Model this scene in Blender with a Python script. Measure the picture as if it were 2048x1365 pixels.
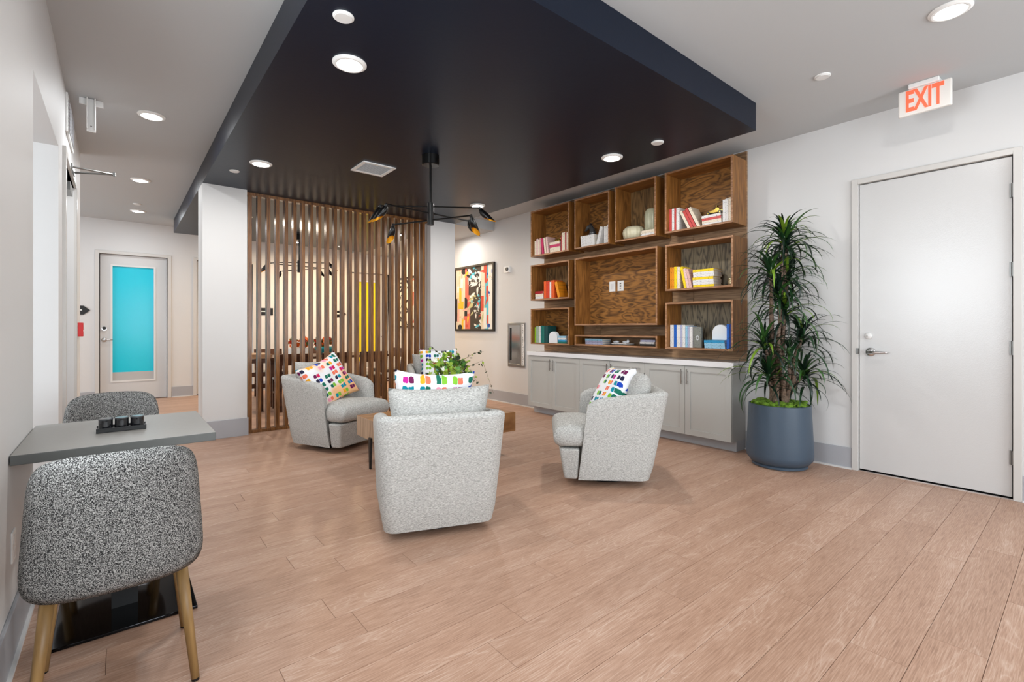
import bpy, bmesh, math, random
from mathutils import Vector, Matrix
R = math.radians
PI = math.pi
random.seed(7)
scene = bpy.context.scene
COL = scene.collection
for o in list(bpy.data.objects):
    bpy.data.objects.remove(o)

# ------------------------------------------------------------------ camera, world, light, exposure
cam_d = bpy.data.cameras.new('camera')
cam = bpy.data.objects.new('camera', cam_d)
COL.objects.link(cam)
cam.location = (0, 0, 1.22)
cam.rotation_euler = (R(90), 0, R(-39.4))
cam_d.sensor_width = 36
cam_d.lens = 36 * 957 / 2048
cam_d.shift_y = -25.5 / 2048
cam_d.clip_start = 0.05
scene.camera = cam
scene.view_settings.view_transform = 'Standard'
scene.view_settings.look = 'None'
scene.view_settings.gamma = 1
scene.view_settings.use_curve_mapping = False
scene.view_settings.exposure = 0.24
world = bpy.data.worlds.new('World')
scene.world = world
world.use_nodes = True
world.node_tree.nodes['Background'].inputs[0].default_value = (0.85, 0.93, 1.0, 1)
world.node_tree.nodes['Background'].inputs[1].default_value = 1.6

def area(name, loc, rot, sx, sy, power, color=(1, 1, 1), spread=180, shape='RECTANGLE', parent=None):
    d = bpy.data.lights.new(name, 'AREA')
    d.shape = shape
    d.size = sx
    d.size_y = sy
    d.energy = power
    d.color = color
    d.spread = R(spread)
    o = bpy.data.objects.new(name, d)
    COL.objects.link(o)
    o.location = loc
    o.rotation_euler = rot
    if parent: o.parent = parent
    return o
# daylight entering through the windows beside and behind the camera, then two added fills
area('daylight_left', (-0.52, 1.6, 1.8), (R(90), 0, R(-90)), 1.3, 1.6, 52, (0.88, 0.95, 1.0))
area('daylight_rear_a', (0.9, -3.0, 1.65), (R(90), 0, 0), 1.7, 2.2, 85, (0.88, 0.95, 1.0))
area('daylight_rear_b', (3.4, -3.0, 1.65), (R(90), 0, 0), 1.7, 2.2, 85, (0.88, 0.95, 1.0))
area('side_room_fill', (-1.93, 3.2, 1.6), (R(90), 0, R(-90)), 1.6, 2.0, 30, (0.86, 0.94, 1.0))  # added fill that spills through the opening; side room has no window
area('corridor_fill', (-3.5, 8.4, 1.6), (R(90), 0, R(-90)), 2.6, 2.2, 62, (0.84, 0.93, 1.0))  # added upright fill to lift hall ceiling and walls; corridor has no window

# ------------------------------------------------------------------ materials
def srgb(r, g, b):
    def f(c):
        c = c / 255.0
        return c / 12.92 if c <= 0.04045 else ((c + 0.055) / 1.055) ** 2.4
    return (f(r), f(g), f(b), 1.0)

def newmat(name):
    m = bpy.data.materials.new(name)
    m.use_nodes = True
    nt = m.node_tree
    return m, nt, nt.nodes['Principled BSDF']

def mat(name, col, rough=0.5, metal=0.0, bump=None, var=None, emis=None, coat=0.0, spec=0.5):
    m, nt, p = newmat(name)
    c = srgb(*col) if max(col) > 1.0 else tuple(col) + (1.0,)
    p.inputs['Base Color'].default_value = c
    p.inputs['Roughness'].default_value = rough
    p.inputs['Metallic'].default_value = metal
    p.inputs['Specular IOR Level'].default_value = spec
    p.inputs['Coat Weight'].default_value = coat
    if emis:
        p.inputs['Emission Color'].default_value = tuple(emis[0]) + (1.0,)
        p.inputs['Emission Strength'].default_value = emis[1]
    tc = nt.nodes.new('ShaderNodeTexCoord')
    if var:
        n = nt.nodes.new('ShaderNodeTexNoise')
        n.inputs['Scale'].default_value = var[0]
        n.inputs['Detail'].default_value = 4
        nt.links.new(tc.outputs['Object'], n.inputs['Vector'])
        hs = nt.nodes.new('ShaderNodeHueSaturation')
        hs.inputs['Color'].default_value = c
        mr = nt.nodes.new('ShaderNodeMapRange')
        mr.inputs['To Min'].default_value = 1 - var[1]
        mr.inputs['To Max'].default_value = 1 + var[1]
        nt.links.new(n.outputs['Fac'], mr.inputs['Value'])
        nt.links.new(mr.outputs[0], hs.inputs['Value'])
        nt.links.new(hs.outputs[0], p.inputs['Base Color'])
    if bump:
        n = nt.nodes.new('ShaderNodeTexNoise')
        n.inputs['Scale'].default_value = bump[0]
        n.inputs['Detail'].default_value = 3
        nt.links.new(tc.outputs['Object'], n.inputs['Vector'])
        b = nt.nodes.new('ShaderNodeBump')
        b.inputs['Strength'].default_value = bump[1]
        b.inputs['Distance'].default_value = bump[2] if len(bump) > 2 else 0.01
        nt.links.new(n.outputs['Fac'], b.inputs['Height'])
        nt.links.new(b.outputs[0], p.inputs['Normal'])
    return m

def ramp(nt, stops, interp='LINEAR'):
    r = nt.nodes.new('ShaderNodeValToRGB')
    r.color_ramp.interpolation = interp
    el = r.color_ramp.elements
    el[0].position, el[0].color = stops[0][0], stops[0][1]
    el[1].position, el[1].color = stops[1][0], stops[1][1]
    for p, c in stops[2:]:
        e = el.new(p)
        e.color = c
    return r

def math_n(nt, op, a, b=None, c=None):
    n = nt.nodes.new('ShaderNodeMath')
    n.operation = op
    for i, v in enumerate((a, b, c)):
        if v is None: continue
        if isinstance(v, (int, float)): n.inputs[i].default_value = v
        else: nt.links.new(v, n.inputs[i])
    return n.outputs[0]

def wood(name, dark, light, axis='X', scale=(1.2, 14, 14), rings=7.0, fine=60.0, rough=0.45, contrast=1.0, tonevar=0.18, spec=0.4, ringlo=0.0, ringhi=1.0, coords='Object'):
    """Wood: contour lines of a stretched noise, a fine fibre noise, and a tone shift for each object."""
    m, nt, p = newmat(name)
    tc = nt.nodes.new('ShaderNodeTexCoord')
    oi = nt.nodes.new('ShaderNodeObjectInfo')
    add = nt.nodes.new('ShaderNodeVectorMath'); add.operation = 'ADD'
    sc = nt.nodes.new('ShaderNodeVectorMath'); sc.operation = 'SCALE'
    sc.inputs[0].default_value = (31.0, 17.0, 23.0)
    nt.links.new(oi.outputs['Random'], sc.inputs['Scale'])
    nt.links.new(tc.outputs[coords], add.inputs[0]); nt.links.new(sc.outputs[0], add.inputs[1])
    mul = nt.nodes.new('ShaderNodeVectorMath'); mul.operation = 'MULTIPLY'
    mul.inputs[1].default_value = scale
    nt.links.new(add.outputs[0], mul.inputs[0])
    n = nt.nodes.new('ShaderNodeTexNoise')
    n.inputs['Scale'].default_value = 1.0
    n.inputs['Detail'].default_value = 2.0
    n.inputs['Distortion'].default_value = 0.5
    nt.links.new(mul.outputs[0], n.inputs['Vector'])
    k = math_n(nt, 'MULTIPLY', n.outputs['Fac'], rings * 2)
    pp = math_n(nt, 'PINGPONG', k, 1.0)
    mul2 = nt.nodes.new('ShaderNodeVectorMath'); mul2.operation = 'MULTIPLY'
    mx = max(scale); f2 = tuple(fine * (1.0 if s == mx else 0.05) for s in scale)
    mul2.inputs[1].default_value = f2
    nt.links.new(add.outputs[0], mul2.inputs[0])
    n2 = nt.nodes.new('ShaderNodeTexNoise')
    n2.inputs['Scale'].default_value = 1.0
    n2.inputs['Detail'].default_value = 3.0
    nt.links.new(mul2.outputs[0], n2.inputs['Vector'])
    mixf = math_n(nt, 'ADD', math_n(nt, 'MULTIPLY', pp, 0.55 * contrast), math_n(nt, 'MULTIPLY', n2.outputs['Fac'], 0.75))
    r = ramp(nt, [(0.25 + ringlo, srgb(*dark)), (0.85 * ringhi, srgb(*light))])
    nt.links.new(mixf, r.inputs[0])
    hs = nt.nodes.new('ShaderNodeHueSaturation')
    mr = nt.nodes.new('ShaderNodeMapRange')
    mr.inputs['To Min'].default_value = 1 - tonevar
    mr.inputs['To Max'].default_value = 1 + tonevar
    nt.links.new(oi.outputs['Random'], mr.inputs['Value'])
    nt.links.new(mr.outputs[0], hs.inputs['Value'])
    nt.links.new(r.outputs[0], hs.inputs['Color'])
    nt.links.new(hs.outputs[0], p.inputs['Base Color'])
    p.inputs['Roughness'].default_value = rough
    p.inputs['Specular IOR Level'].default_value = spec
    b = nt.nodes.new('ShaderNodeBump')
    b.inputs['Strength'].default_value = 0.25
    b.inputs['Distance'].default_value = 0.002
    nt.links.new(mixf, b.inputs['Height'])
    nt.links.new(b.outputs[0], p.inputs['Normal'])
    return m

M = {}
M['wall'] = mat('wall_paint', (219, 218, 217), 0.6, bump=(180, 0.05, 0.004))
M['ceiling'] = mat('ceiling_paint', (191, 193, 194), 0.8, bump=(150, 0.06, 0.004))
M['navy'] = mat('navy_paint', (18, 26, 41), 0.34, bump=(30, 0.03, 0.01), spec=0.2)
M['base'] = mat('baseboard_grey', (172, 173, 178), 0.5)
M['frame'] = mat('door_frame_paint', (208, 205, 201), 0.35)
M['door'] = mat('door_paint', (206, 205, 204), 0.25, bump=(160, 0.15, 0.004), spec=0.85)
M['gap'] = mat('gap_shade', (12, 14, 18), 0.8)  # near-black colour standing in for the shade in door gaps
M['white'] = mat('white_plastic', (240, 240, 238), 0.4)
M['whitem'] = mat('white_metal', (228, 227, 225), 0.35)
M['black'] = mat('black_metal', (9, 9, 10), 0.38, 0.0)
M['blackgloss'] = mat('black_gloss', (10, 10, 11), 0.1, 0.0, coat=0.4)
M['platem'] = mat('polished_dark_plate', (42, 42, 44), 0.07, 1.0)
M['chrome'] = mat('satin_steel', (205, 205, 205), 0.22, 1.0)
M['steel'] = mat('brushed_steel', (178, 178, 178), 0.32, 1.0, var=(8, 0.1))
M['hinge'] = mat('hinge_steel', (130, 130, 128), 0.35, 1.0)
M['gold'] = mat('gold_inner', (238, 170, 30), 0.38, 0.5)
M['brass'] = mat('antique_brass', (150, 128, 60), 0.3, 0.9)
M['red'] = mat('red_plastic', (205, 24, 24), 0.35)
M['lens'] = mat('lit_lens', (255, 255, 255), 0.5, emis=((1.0, 0.97, 0.93), 9.0))
M['lenswarm'] = mat('warm_lit_lens', (255, 235, 200), 0.5, emis=((1.0, 0.78, 0.45), 14.0))
M['exitred'] = mat('exit_letter', (250, 90, 60), 0.5, emis=((1.0, 0.10, 0.045), 0.75))
M['exitface'] = mat('exit_face', (236, 232, 226), 0.35)
M['counter'] = mat('white_quartz', (238, 238, 240), 0.25, var=(3, 0.02))
M['cab'] = mat('cabinet_grey', (188, 188, 184), 0.42)
M['cabtoe'] = mat('cabinet_toe_grey', (178, 180, 184), 0.45)
M['table'] = mat('grey_laminate', (140, 137, 132), 0.42, var=(40, 0.05), spec=0.5)
M['tableedge'] = mat('grey_laminate_edge', (86, 87, 85), 0.5, var=(60, 0.06))
M['pot'] = mat('blue_grey_pot', (64, 80, 96), 0.42, bump=(120, 0.1, 0.002), var=(7, 0.05))
M['trunk'] = mat('bark', (128, 106, 90), 0.85, bump=(50, 1.0, 0.02), var=(38, 0.9))
M['pages'] = mat('paper_pages', (232, 226, 214), 0.7)
M['arch'] = mat('white_ceramic', (232, 236, 240), 0.4)
M['glassdark'] = mat('dark_glass', (30, 30, 33), 0.06, 0.2, coat=0.8)
M['smoke'] = mat('smoky_glass', (70, 72, 74), 0.3, 0.3, coat=0.3)
M['legwood'] = wood('tan_leg_wood', (128, 98, 58), (168, 134, 86), scale=(16, 16, 1.5), rings=2, rough=0.4, spec=0.4, tonevar=0.03)
M['legdark'] = mat('dark_leg', (44, 34, 28), 0.4)
M['moss'] = mat('moss', (104, 140, 36), 0.95, bump=(60, 1.0, 0.02), var=(35, 0.5))
M['cyan'] = mat('cyan_film', (0, 205, 232), 0.2, coat=0.0, var=(0.7, 0.06), spec=0.35)
M['frost'] = mat('frosted_strip', (186, 184, 182), 0.25)
M['yellow'] = mat('yellow_film', (244, 224, 28), 0.2)
M['shadeblack'] = mat('lamp_black', (14, 13, 13), 0.28, 0.3)
M['floor_sub'] = mat('floor_joint', (168, 134, 114), 0.8)
def plank_mat():
    """Vinyl oak: short dense fibres, soft tonal clouds and thin pale cathedral lines, offset for each plank."""
    m, nt, p = newmat('vinyl_oak_plank')
    tc = nt.nodes.new('ShaderNodeTexCoord'); oi = nt.nodes.new('ShaderNodeObjectInfo')
    sc = nt.nodes.new('ShaderNodeVectorMath'); sc.operation = 'SCALE'; sc.inputs[0].default_value = (31.0, 17.0, 0.0)
    nt.links.new(oi.outputs['Random'], sc.inputs['Scale'])
    add = nt.nodes.new('ShaderNodeVectorMath'); add.operation = 'ADD'
    nt.links.new(tc.outputs['Object'], add.inputs[0]); nt.links.new(sc.outputs[0], add.inputs[1])
    def noise(scale, detail, dist=0.0, rough=0.5):
        mu = nt.nodes.new('ShaderNodeVectorMath'); mu.operation = 'MULTIPLY'; mu.inputs[1].default_value = scale
        nt.links.new(add.outputs[0], mu.inputs[0])
        n = nt.nodes.new('ShaderNodeTexNoise'); n.inputs['Scale'].default_value = 1.0; n.inputs['Detail'].default_value = detail
        n.inputs['Distortion'].default_value = dist; n.inputs['Roughness'].default_value = rough
        nt.links.new(mu.outputs[0], n.inputs['Vector']); return n.outputs['Fac']
    fib = noise((9, 230, 1), 4, 0.3, 0.65); cloud = noise((0.9, 7, 1), 2, 0.4); con = noise((1.3, 7.5, 1), 1.5, 0.6)
    lines = math_n(nt, 'POWER', math_n(nt, 'PINGPONG', math_n(nt, 'MULTIPLY', con, 34.0), 1.0), 6.0)
    msk = math_n(nt, 'MULTIPLY', math_n(nt, 'GREATER_THAN', cloud, 0.52), lines)
    f = math_n(nt, 'ADD', math_n(nt, 'ADD', math_n(nt, 'MULTIPLY', fib, 0.75), math_n(nt, 'ADD', math_n(nt, 'MULTIPLY', cloud, 0.24), 0.075)), math_n(nt, 'MULTIPLY', msk, 0.13))
    r = ramp(nt, [(0.34, srgb(138, 102, 82)), (0.82, srgb(208, 180, 162)), (0.58, srgb(182, 145, 122))])
    nt.links.new(f, r.inputs[0])
    hs = nt.nodes.new('ShaderNodeHueSaturation')
    mr = nt.nodes.new('ShaderNodeMapRange'); mr.inputs['To Min'].default_value = 0.955; mr.inputs['To Max'].default_value = 1.01
    nt.links.new(oi.outputs['Random'], mr.inputs['Value']); nt.links.new(mr.outputs[0], hs.inputs['Value'])
    nt.links.new(r.outputs[0], hs.inputs['Color']); nt.links.new(hs.outputs[0], p.inputs['Base Color'])
    p.inputs['Roughness'].default_value = 0.4; p.inputs['Specular IOR Level'].default_value = 0.4
    bp = nt.nodes.new('ShaderNodeBump'); bp.inputs['Strength'].default_value = 0.15; bp.inputs['Distance'].default_value = 0.001
    nt.links.new(f, bp.inputs['Height']); nt.links.new(bp.outputs[0], p.inputs['Normal'])
    return m
M['plank'] = plank_mat()
M['slat'] = wood('walnut_slat', (84, 52, 26), (156, 108, 64), scale=(26, 26, 1.4), rings=2.5, fine=200, rough=0.25, contrast=0.6, tonevar=0.15, spec=0.5)
M['box'] = wood('stained_box_side', (104, 64, 27), (168, 114, 56), scale=(11, 11, 1.5), rings=4, fine=150, rough=0.42, contrast=0.6, tonevar=0.08)
M['boxh'] = wood('stained_box_board', (104, 64, 27), (168, 114, 56), scale=(11, 1.5, 11), rings=4, fine=150, rough=0.42, contrast=0.6, tonevar=0.08)
M['edge'] = wood('raw_edge', (126, 88, 58), (188, 142, 108), scale=(30, 3, 30), rings=2, rough=0.55, tonevar=0.06)
M['plyh'] = wood('stained_ply_across', (66, 42, 22), (160, 110, 54), scale=(1, 2.2, 9), rings=8, fine=120, rough=0.5, contrast=0.95, tonevar=0.07)
M['plyv'] = wood('stained_ply_upright', (56, 42, 28), (138, 106, 66), scale=(1, 10, 2.0), rings=7, fine=120, rough=0.5, contrast=1.0, tonevar=0.1)
M['plygrey'] = wood('weathered_ply_upright', (58, 54, 48), (134, 122, 100), scale=(1, 10, 2.0), rings=7, fine=120, rough=0.55, contrast=1.3, tonevar=0.08)
M['board'] = wood('backing_board', (112, 84, 60), (174, 140, 106), scale=(1, 1.6, 22), rings=4, fine=140, rough=0.5, contrast=0.7, tonevar=0.22)
M['ctop'] = wood('coffee_table_wood', (118, 78, 44), (176, 128, 84), scale=(1.4, 13, 5), rings=4, fine=130, rough=0.35, contrast=0.6, tonevar=0.02)
M['cend'] = wood('coffee_table_end', (120, 94, 72), (178, 150, 124), scale=(22, 22, 1.2), rings=3, fine=150, rough=0.4, tonevar=0.02)
M['walnut'] = wood('dark_walnut', (46, 28, 18), (88, 58, 40), scale=(2, 14, 8), rings=3, rough=0.35, tonevar=0.1)
M['lightwood'] = wood('pale_wood', (150, 112, 78), (196, 156, 116), scale=(2, 14, 8), rings=3, rough=0.4, tonevar=0.05)

def fabric(name, c1, c2, scale, rough=0.95, bumps=0.5, stretch=(1, 1, 1), lo=0.35, hi=0.65, dist=0.004):
    m, nt, p = newmat(name)
    tc = nt.nodes.new('ShaderNodeTexCoord')
    mp = nt.nodes.new('ShaderNodeMapping')
    mp.inputs['Scale'].default_value = stretch
    nt.links.new(tc.outputs['Object'], mp.inputs['Vector'])
    n = nt.nodes.new('ShaderNodeTexNoise')
    n.inputs['Scale'].default_value = scale
    n.inputs['Detail'].default_value = 2
    n.inputs['Roughness'].default_value = 0.7
    nt.links.new(mp.outputs[0], n.inputs['Vector'])
    r = ramp(nt, [(lo, srgb(*c1)), (hi, srgb(*c2))])
    nt.links.new(n.outputs['Fac'], r.inputs[0])
    nt.links.new(r.outputs[0], p.inputs['Base Color'])
    p.inputs['Roughness'].default_value = rough
    p.inputs['Specular IOR Level'].default_value = 0.15
    b = nt.nodes.new('ShaderNodeBump')
    b.inputs['Strength'].default_value = bumps
    b.inputs['Distance'].default_value = dist
    nt.links.new(n.outputs['Fac'], b.inputs['Height'])
    nt.links.new(b.outputs[0], p.inputs['Normal'])
    return m
M['boucle'] = fabric('pale_boucle', (140, 139, 135), (214, 213, 209), 300, stretch=(0.28, 0.28, 1.2), bumps=0.7, lo=0.3, hi=0.68)
M['tweed'] = fabric('salt_pepper_tweed', (36, 36, 37), (184, 183, 180), 340, lo=0.44, hi=0.62, bumps=0.8, dist=0.003)
M['greyseat'] = fabric('grey_seat_fabric', (120, 118, 114), (160, 158, 152), 120)

def swatch_mat(name, seed, bg, tint):
    """Cushion print: brush-daub swatches in rows of pairs on an off-white ground."""
    m, nt, p = newmat(name)
    tc = nt.nodes.new('ShaderNodeTexCoord')
    sep = nt.nodes.new('ShaderNodeSeparateXYZ')
    nt.links.new(tc.outputs['Object'], sep.inputs[0])
    nz = nt.nodes.new('ShaderNodeTexNoise'); nz.inputs['Scale'].default_value = 30
    nt.links.new(tc.outputs['Object'], nz.inputs['Vector'])
    wob = math_n(nt, 'MULTIPLY', math_n(nt, 'SUBTRACT', nz.outputs['Fac'], 0.5), 0.4)
    x = math_n(nt, 'ADD', math_n(nt, 'MULTIPLY', sep.outputs[0], 1 / 0.034), seed * 3 + 60.0)
    z = math_n(nt, 'ADD', math_n(nt, 'MULTIPLY', sep.outputs[2], 1 / 0.054), seed * 1.7)
    fx = math_n(nt, 'ADD', math_n(nt, 'FRACT', x), wob); fz = math_n(nt, 'ADD', math_n(nt, 'FRACT', z), wob)
    cx = math_n(nt, 'FLOOR', x); cz = math_n(nt, 'FLOOR', z)
    dx = math_n(nt, 'ABSOLUTE', math_n(nt, 'SUBTRACT', fx, 0.5)); dz = math_n(nt, 'ABSOLUTE', math_n(nt, 'SUBTRACT', fz, 0.5))
    rad = math_n(nt, 'ADD', math_n(nt, 'POWER', math_n(nt, 'MULTIPLY', dx, 2.1), 4.0), math_n(nt, 'POWER', math_n(nt, 'MULTIPLY', dz, 2.9), 4.0))
    m1 = math_n(nt, 'LESS_THAN', rad, 1.0); m2 = math_n(nt, 'LESS_THAN', math_n(nt, 'FRACT', math_n(nt, 'ADD', math_n(nt, 'DIVIDE', cx, 3.0), 0.01)), 0.6)
    comb = nt.nodes.new('ShaderNodeCombineXYZ')
    nt.links.new(cx, comb.inputs[0]); nt.links.new(cz, comb.inputs[1]); comb.inputs[2].default_value = seed
    wn = nt.nodes.new('ShaderNodeTexWhiteNoise'); wn.noise_dimensions = '3D'
    nt.links.new(comb.outputs[0], wn.inputs['Vector'])
    comb2 = nt.nodes.new('ShaderNodeCombineXYZ')
    nt.links.new(math_n(nt, 'FLOOR', math_n(nt, 'DIVIDE', x, 3.0)), comb2.inputs[0])
    nt.links.new(cz, comb2.inputs[1]); comb2.inputs[2].default_value = seed + 9
    wn2 = nt.nodes.new('ShaderNodeTexWhiteNoise'); wn2.noise_dimensions = '3D'
    nt.links.new(comb2.outputs[0], wn2.inputs['Vector'])
    m3 = math_n(nt, 'GREATER_THAN', wn2.outputs['Value'], 0.12)
    # hue drifts over the cloth so neighbours are related
    hue = math_n(nt, 'FRACT', math_n(nt, 'ADD', math_n(nt, 'MULTIPLY', wn2.outputs['Value'], 0.75), math_n(nt, 'MULTIPLY', wn.outputs['Value'], 0.16)))
    cols = [(230, 60, 50), (214, 32, 92), (196, 40, 150), (110, 30, 80), (40, 40, 66), (30, 70, 180), (20, 140, 160), (30, 110, 90), (130, 190, 60), (238, 170, 40), (240, 120, 90), (240, 160, 180), (60, 60, 70)]
    r = ramp(nt, [(i / len(cols), srgb(*c)) for i, c in enumerate(cols)], 'CONSTANT')
    nt.links.new(hue, r.inputs[0])
    mask = math_n(nt, 'MULTIPLY', math_n(nt, 'MULTIPLY', m1, m2), m3)
    bgm = nt.nodes.new('ShaderNodeMix'); bgm.data_type = 'RGBA'
    n3 = nt.nodes.new('ShaderNodeTexNoise'); n3.inputs['Scale'].default_value = 3.0
    nt.links.new(tc.outputs['Object'], n3.inputs['Vector'])
    rr = ramp(nt, [(0.45, (0, 0, 0, 1)), (0.58, (1, 1, 1, 1))])
    nt.links.new(n3.outputs['Fac'], rr.inputs[0])
    nt.links.new(rr.outputs[0], bgm.inputs['Factor'])
    bgm.inputs['A'].default_value = srgb(*bg); bgm.inputs['B'].default_value = srgb(*tint)
    mx = nt.nodes.new('ShaderNodeMix'); mx.data_type = 'RGBA'
    nt.links.new(mask, mx.inputs['Factor'])
    nt.links.new(bgm.outputs['Result'], mx.inputs['A']); nt.links.new(r.outputs[0], mx.inputs['B'])
    nt.links.new(mx.outputs['Result'], p.inputs['Base Color'])
    p.inputs['Roughness'].default_value = 0.85
    p.inputs['Specular IOR Level'].default_value = 0.2
    return m

# ------------------------------------------------------------------ mesh helpers
class MB:
    """Collects vertices and faces (with material slots) for ONE mesh object."""
    def __init__(s, off=(0, 0, 0)):
        s.v = []; s.f = []; s.m = []; s.off = Vector(off)
    def add(s, vs, fs, mi=0):
        b = len(s.v)
        s.v += [tuple(Vector(v) - s.off) for v in vs]
        for f in fs:
            s.f.append([b + i for i in f]); s.m.append(mi)
        return s
    def box(s, x0, x1, y0, y1, z0, z1, mi=0, front=None):
        vs = [(x, y, z) for x in (x0, x1) for y in (y0, y1) for z in (z0, z1)]
        fs = [(0, 1, 3, 2), (4, 6, 7, 5), (0, 4, 5, 1), (2, 3, 7, 6), (0, 2, 6, 4), (1, 5, 7, 3)]
        s.add(vs, fs, mi)
        if front is not None: s.m[-6 + front[0]] = front[1]
        return s
    def obox(s, c, ax, ay, az, hx, hy, hz, mi=0):
        c = Vector(c); ax = Vector(ax).normalized(); ay = Vector(ay).normalized(); az = Vector(az).normalized()
        vs = [c + ax * hx * i + ay * hy * j + az * hz * k for i in (-1, 1) for j in (-1, 1) for k in (-1, 1)]
        return s.add(vs, [(0, 1, 3, 2), (4, 6, 7, 5), (0, 4, 5, 1), (2, 3, 7, 6), (0, 2, 6, 4), (1, 5, 7, 3)], mi)
    def tube(s, pts, rad, n=10, mi=0, cap=True):
        pts = [Vector(p) for p in pts]
        if not isinstance(rad, (list, tuple)): rad = [rad] * len(pts)
        rings = []
        up = None
        for i, p in enumerate(pts):
            d = (pts[min(i + 1, len(pts) - 1)] - pts[max(i - 1, 0)]).normalized()
            if up is None:
                up = d.orthogonal().normalized()
            up = (up - d * up.dot(d))
            if up.length < 1e-6: up = d.orthogonal()
            up.normalize()
            w = d.cross(up)
            rings.append([p + (up * math.cos(2 * PI * k / n) + w * math.sin(2 * PI * k / n)) * rad[i] for k in range(n)])
        vs = [v for r in rings for v in r]
        fs = []
        for i in range(len(rings) - 1):
            for k in range(n):
                fs.append((i * n + k, i * n + (k + 1) % n, (i + 1) * n + (k + 1) % n, (i + 1) * n + k))
        if cap:
            fs.append(tuple(range(n))[::-1]); fs.append(tuple((len(rings) - 1) * n + k for k in range(n)))
        return s.add(vs, fs, mi)
    def lathe(s, c, prof, n=32, mi=0, axis='Z'):
        c = Vector(c); vs = []; fs = []
        for r, h in prof:
            for k in range(n):
                a = 2 * PI * k / n
                if axis == 'Z': vs.append(c + Vector((r * math.cos(a), r * math.sin(a), h)))
                elif axis == 'X': vs.append(c + Vector((h, r * math.cos(a), r * math.sin(a))))
                else: vs.append(c + Vector((r * math.cos(a), h, r * math.sin(a))))
        for i in range(len(prof) - 1):
            for k in range(n):
                fs.append((i * n + k, i * n + (k + 1) % n, (i + 1) * n + (k + 1) % n, (i + 1) * n + k))
        fs.append(tuple(range(n))[::-1]); fs.append(tuple((len(prof) - 1) * n + k for k in range(n)))
        return s.add(vs, fs, mi)
    def prism(s, poly, a, b, axis='X', mi=0):
        n = len(poly)
        def pt(u, v, w):
            return (w, u, v) if axis == 'X' else ((u, w, v) if axis == 'Y' else (u, v, w))
        vs = [pt(u, v, a) for u, v in poly] + [pt(u, v, b) for u, v in poly]
        fs = [tuple(range(n))[::-1], tuple(range(n, 2 * n))] + [(i, (i + 1) % n, n + (i + 1) % n, n + i) for i in range(n)]
        return s.add(vs, fs, mi)
    def ellip(s, c, r, n=12, m=8, mi=0, e1=1.0, e2=1.0):
        def sp(v, e): return math.copysign(abs(v) ** e, v)
        vs = []; fs = []
        for i in range(m + 1):
            ph = -PI / 2 + PI * i / m
            for k in range(n):
                th = 2 * PI * k / n
                vs.append((c[0] + r[0] * sp(math.cos(ph), e1) * sp(math.cos(th), e2), c[1] + r[1] * sp(math.cos(ph), e1) * sp(math.sin(th), e2), c[2] + r[2] * sp(math.sin(ph), e1)))
        for i in range(m):
            for k in range(n):
                fs.append((i * n + k, i * n + (k + 1) % n, (i + 1) * n + (k + 1) % n, (i + 1) * n + k))
        return s.add(vs, fs, mi)
    def mesh(s, name, mats, smooth=False):
        me = bpy.data.meshes.new(name)
        me.from_pydata(s.v, [], s.f)
        for m in (mats if isinstance(mats, (list, tuple)) else [mats]):
            me.materials.append(m)
        me.polygons.foreach_set('material_index', s.m)
        if smooth: me.polygons.foreach_set('use_smooth', [True] * len(s.f))
        bm = bmesh.new(); bm.from_mesh(me)
        bmesh.ops.remove_doubles(bm, verts=bm.verts, dist=1e-6)
        bmesh.ops.recalc_face_normals(bm, faces=bm.faces)
        bm.to_mesh(me); bm.free()
        return me
    def build(s, name, mats, parent=None, smooth=False, bevel=0, seg=2, subsurf=0, auto=True):
        me = s.mesh(name, mats, smooth)
        o = bpy.data.objects.new(name, me)
        COL.objects.link(o)
        if parent: o.parent = parent
        elif s.off.length: o.location = s.off
        if bevel:
            b = o.modifiers.new('bevel', 'BEVEL'); b.width = bevel; b.segments = seg; b.limit_method = 'ANGLE'; b.angle_limit = R(40)
        if subsurf:
            b = o.modifiers.new('sub', 'SUBSURF'); b.levels = subsurf; b.render_levels = subsurf
        return o

def link_mesh(name, me, parent=None, loc=None, rot=None):
    o = bpy.data.objects.new(name, me); COL.objects.link(o)
    if parent: o.parent = parent
    if loc: o.location = loc
    if rot: o.rotation_euler = rot
    return o

def tag(o, label=None, cat=None, group=None, kind=None):
    if label: o['label'] = label
    if cat: o['category'] = cat
    if group: o['group'] = group
    if kind: o['kind'] = kind
    return o

def thing(name, label, cat, loc=(0, 0, 0), rz=0.0, group=None):
    o = bpy.data.objects.new(name, None)
    o.empty_display_size = 0.05
    COL.objects.link(o)
    o.location = loc; o.rotation_euler = (0, 0, rz)
    return tag(o, label, cat, group)

def struct(o, label=None):
    o['kind'] = 'structure'
    if label: o['label'] = label
    return o

def dup(root, loc, rz, label, group=None):
    r = root.copy(); COL.objects.link(r); r.location = loc; r.rotation_euler = (0, 0, rz); r['label'] = label
    if group: r['group'] = group
    for ch in list(root.children):
        c = ch.copy(); COL.objects.link(c); c.parent = r
        for g in list(ch.children):
            d = g.copy(); COL.objects.link(d); d.parent = c
    return r

def text(body, size, mat_, parent=None, name='lettering', ext=0.001, align='CENTER', sx=1.0, bold=0.0):
    cu = bpy.data.curves.new(name, 'FONT')
    cu.body = body; cu.size = size; cu.extrude = ext; cu.align_x = align; cu.align_y = 'CENTER'; cu.offset = bold
    cu.materials.append(mat_)
    o = bpy.data.objects.new(name, cu); COL.objects.link(o)
    o.scale = (sx, 1, 1)
    bpy.context.view_layer.update()
    me = bpy.data.meshes.new_from_object(o)
    bpy.data.objects.remove(o)
    o = bpy.data.objects.new(name, me); COL.objects.link(o)
    o.scale = (sx, 1, 1)
    if parent: o.parent = parent
    return o

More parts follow.
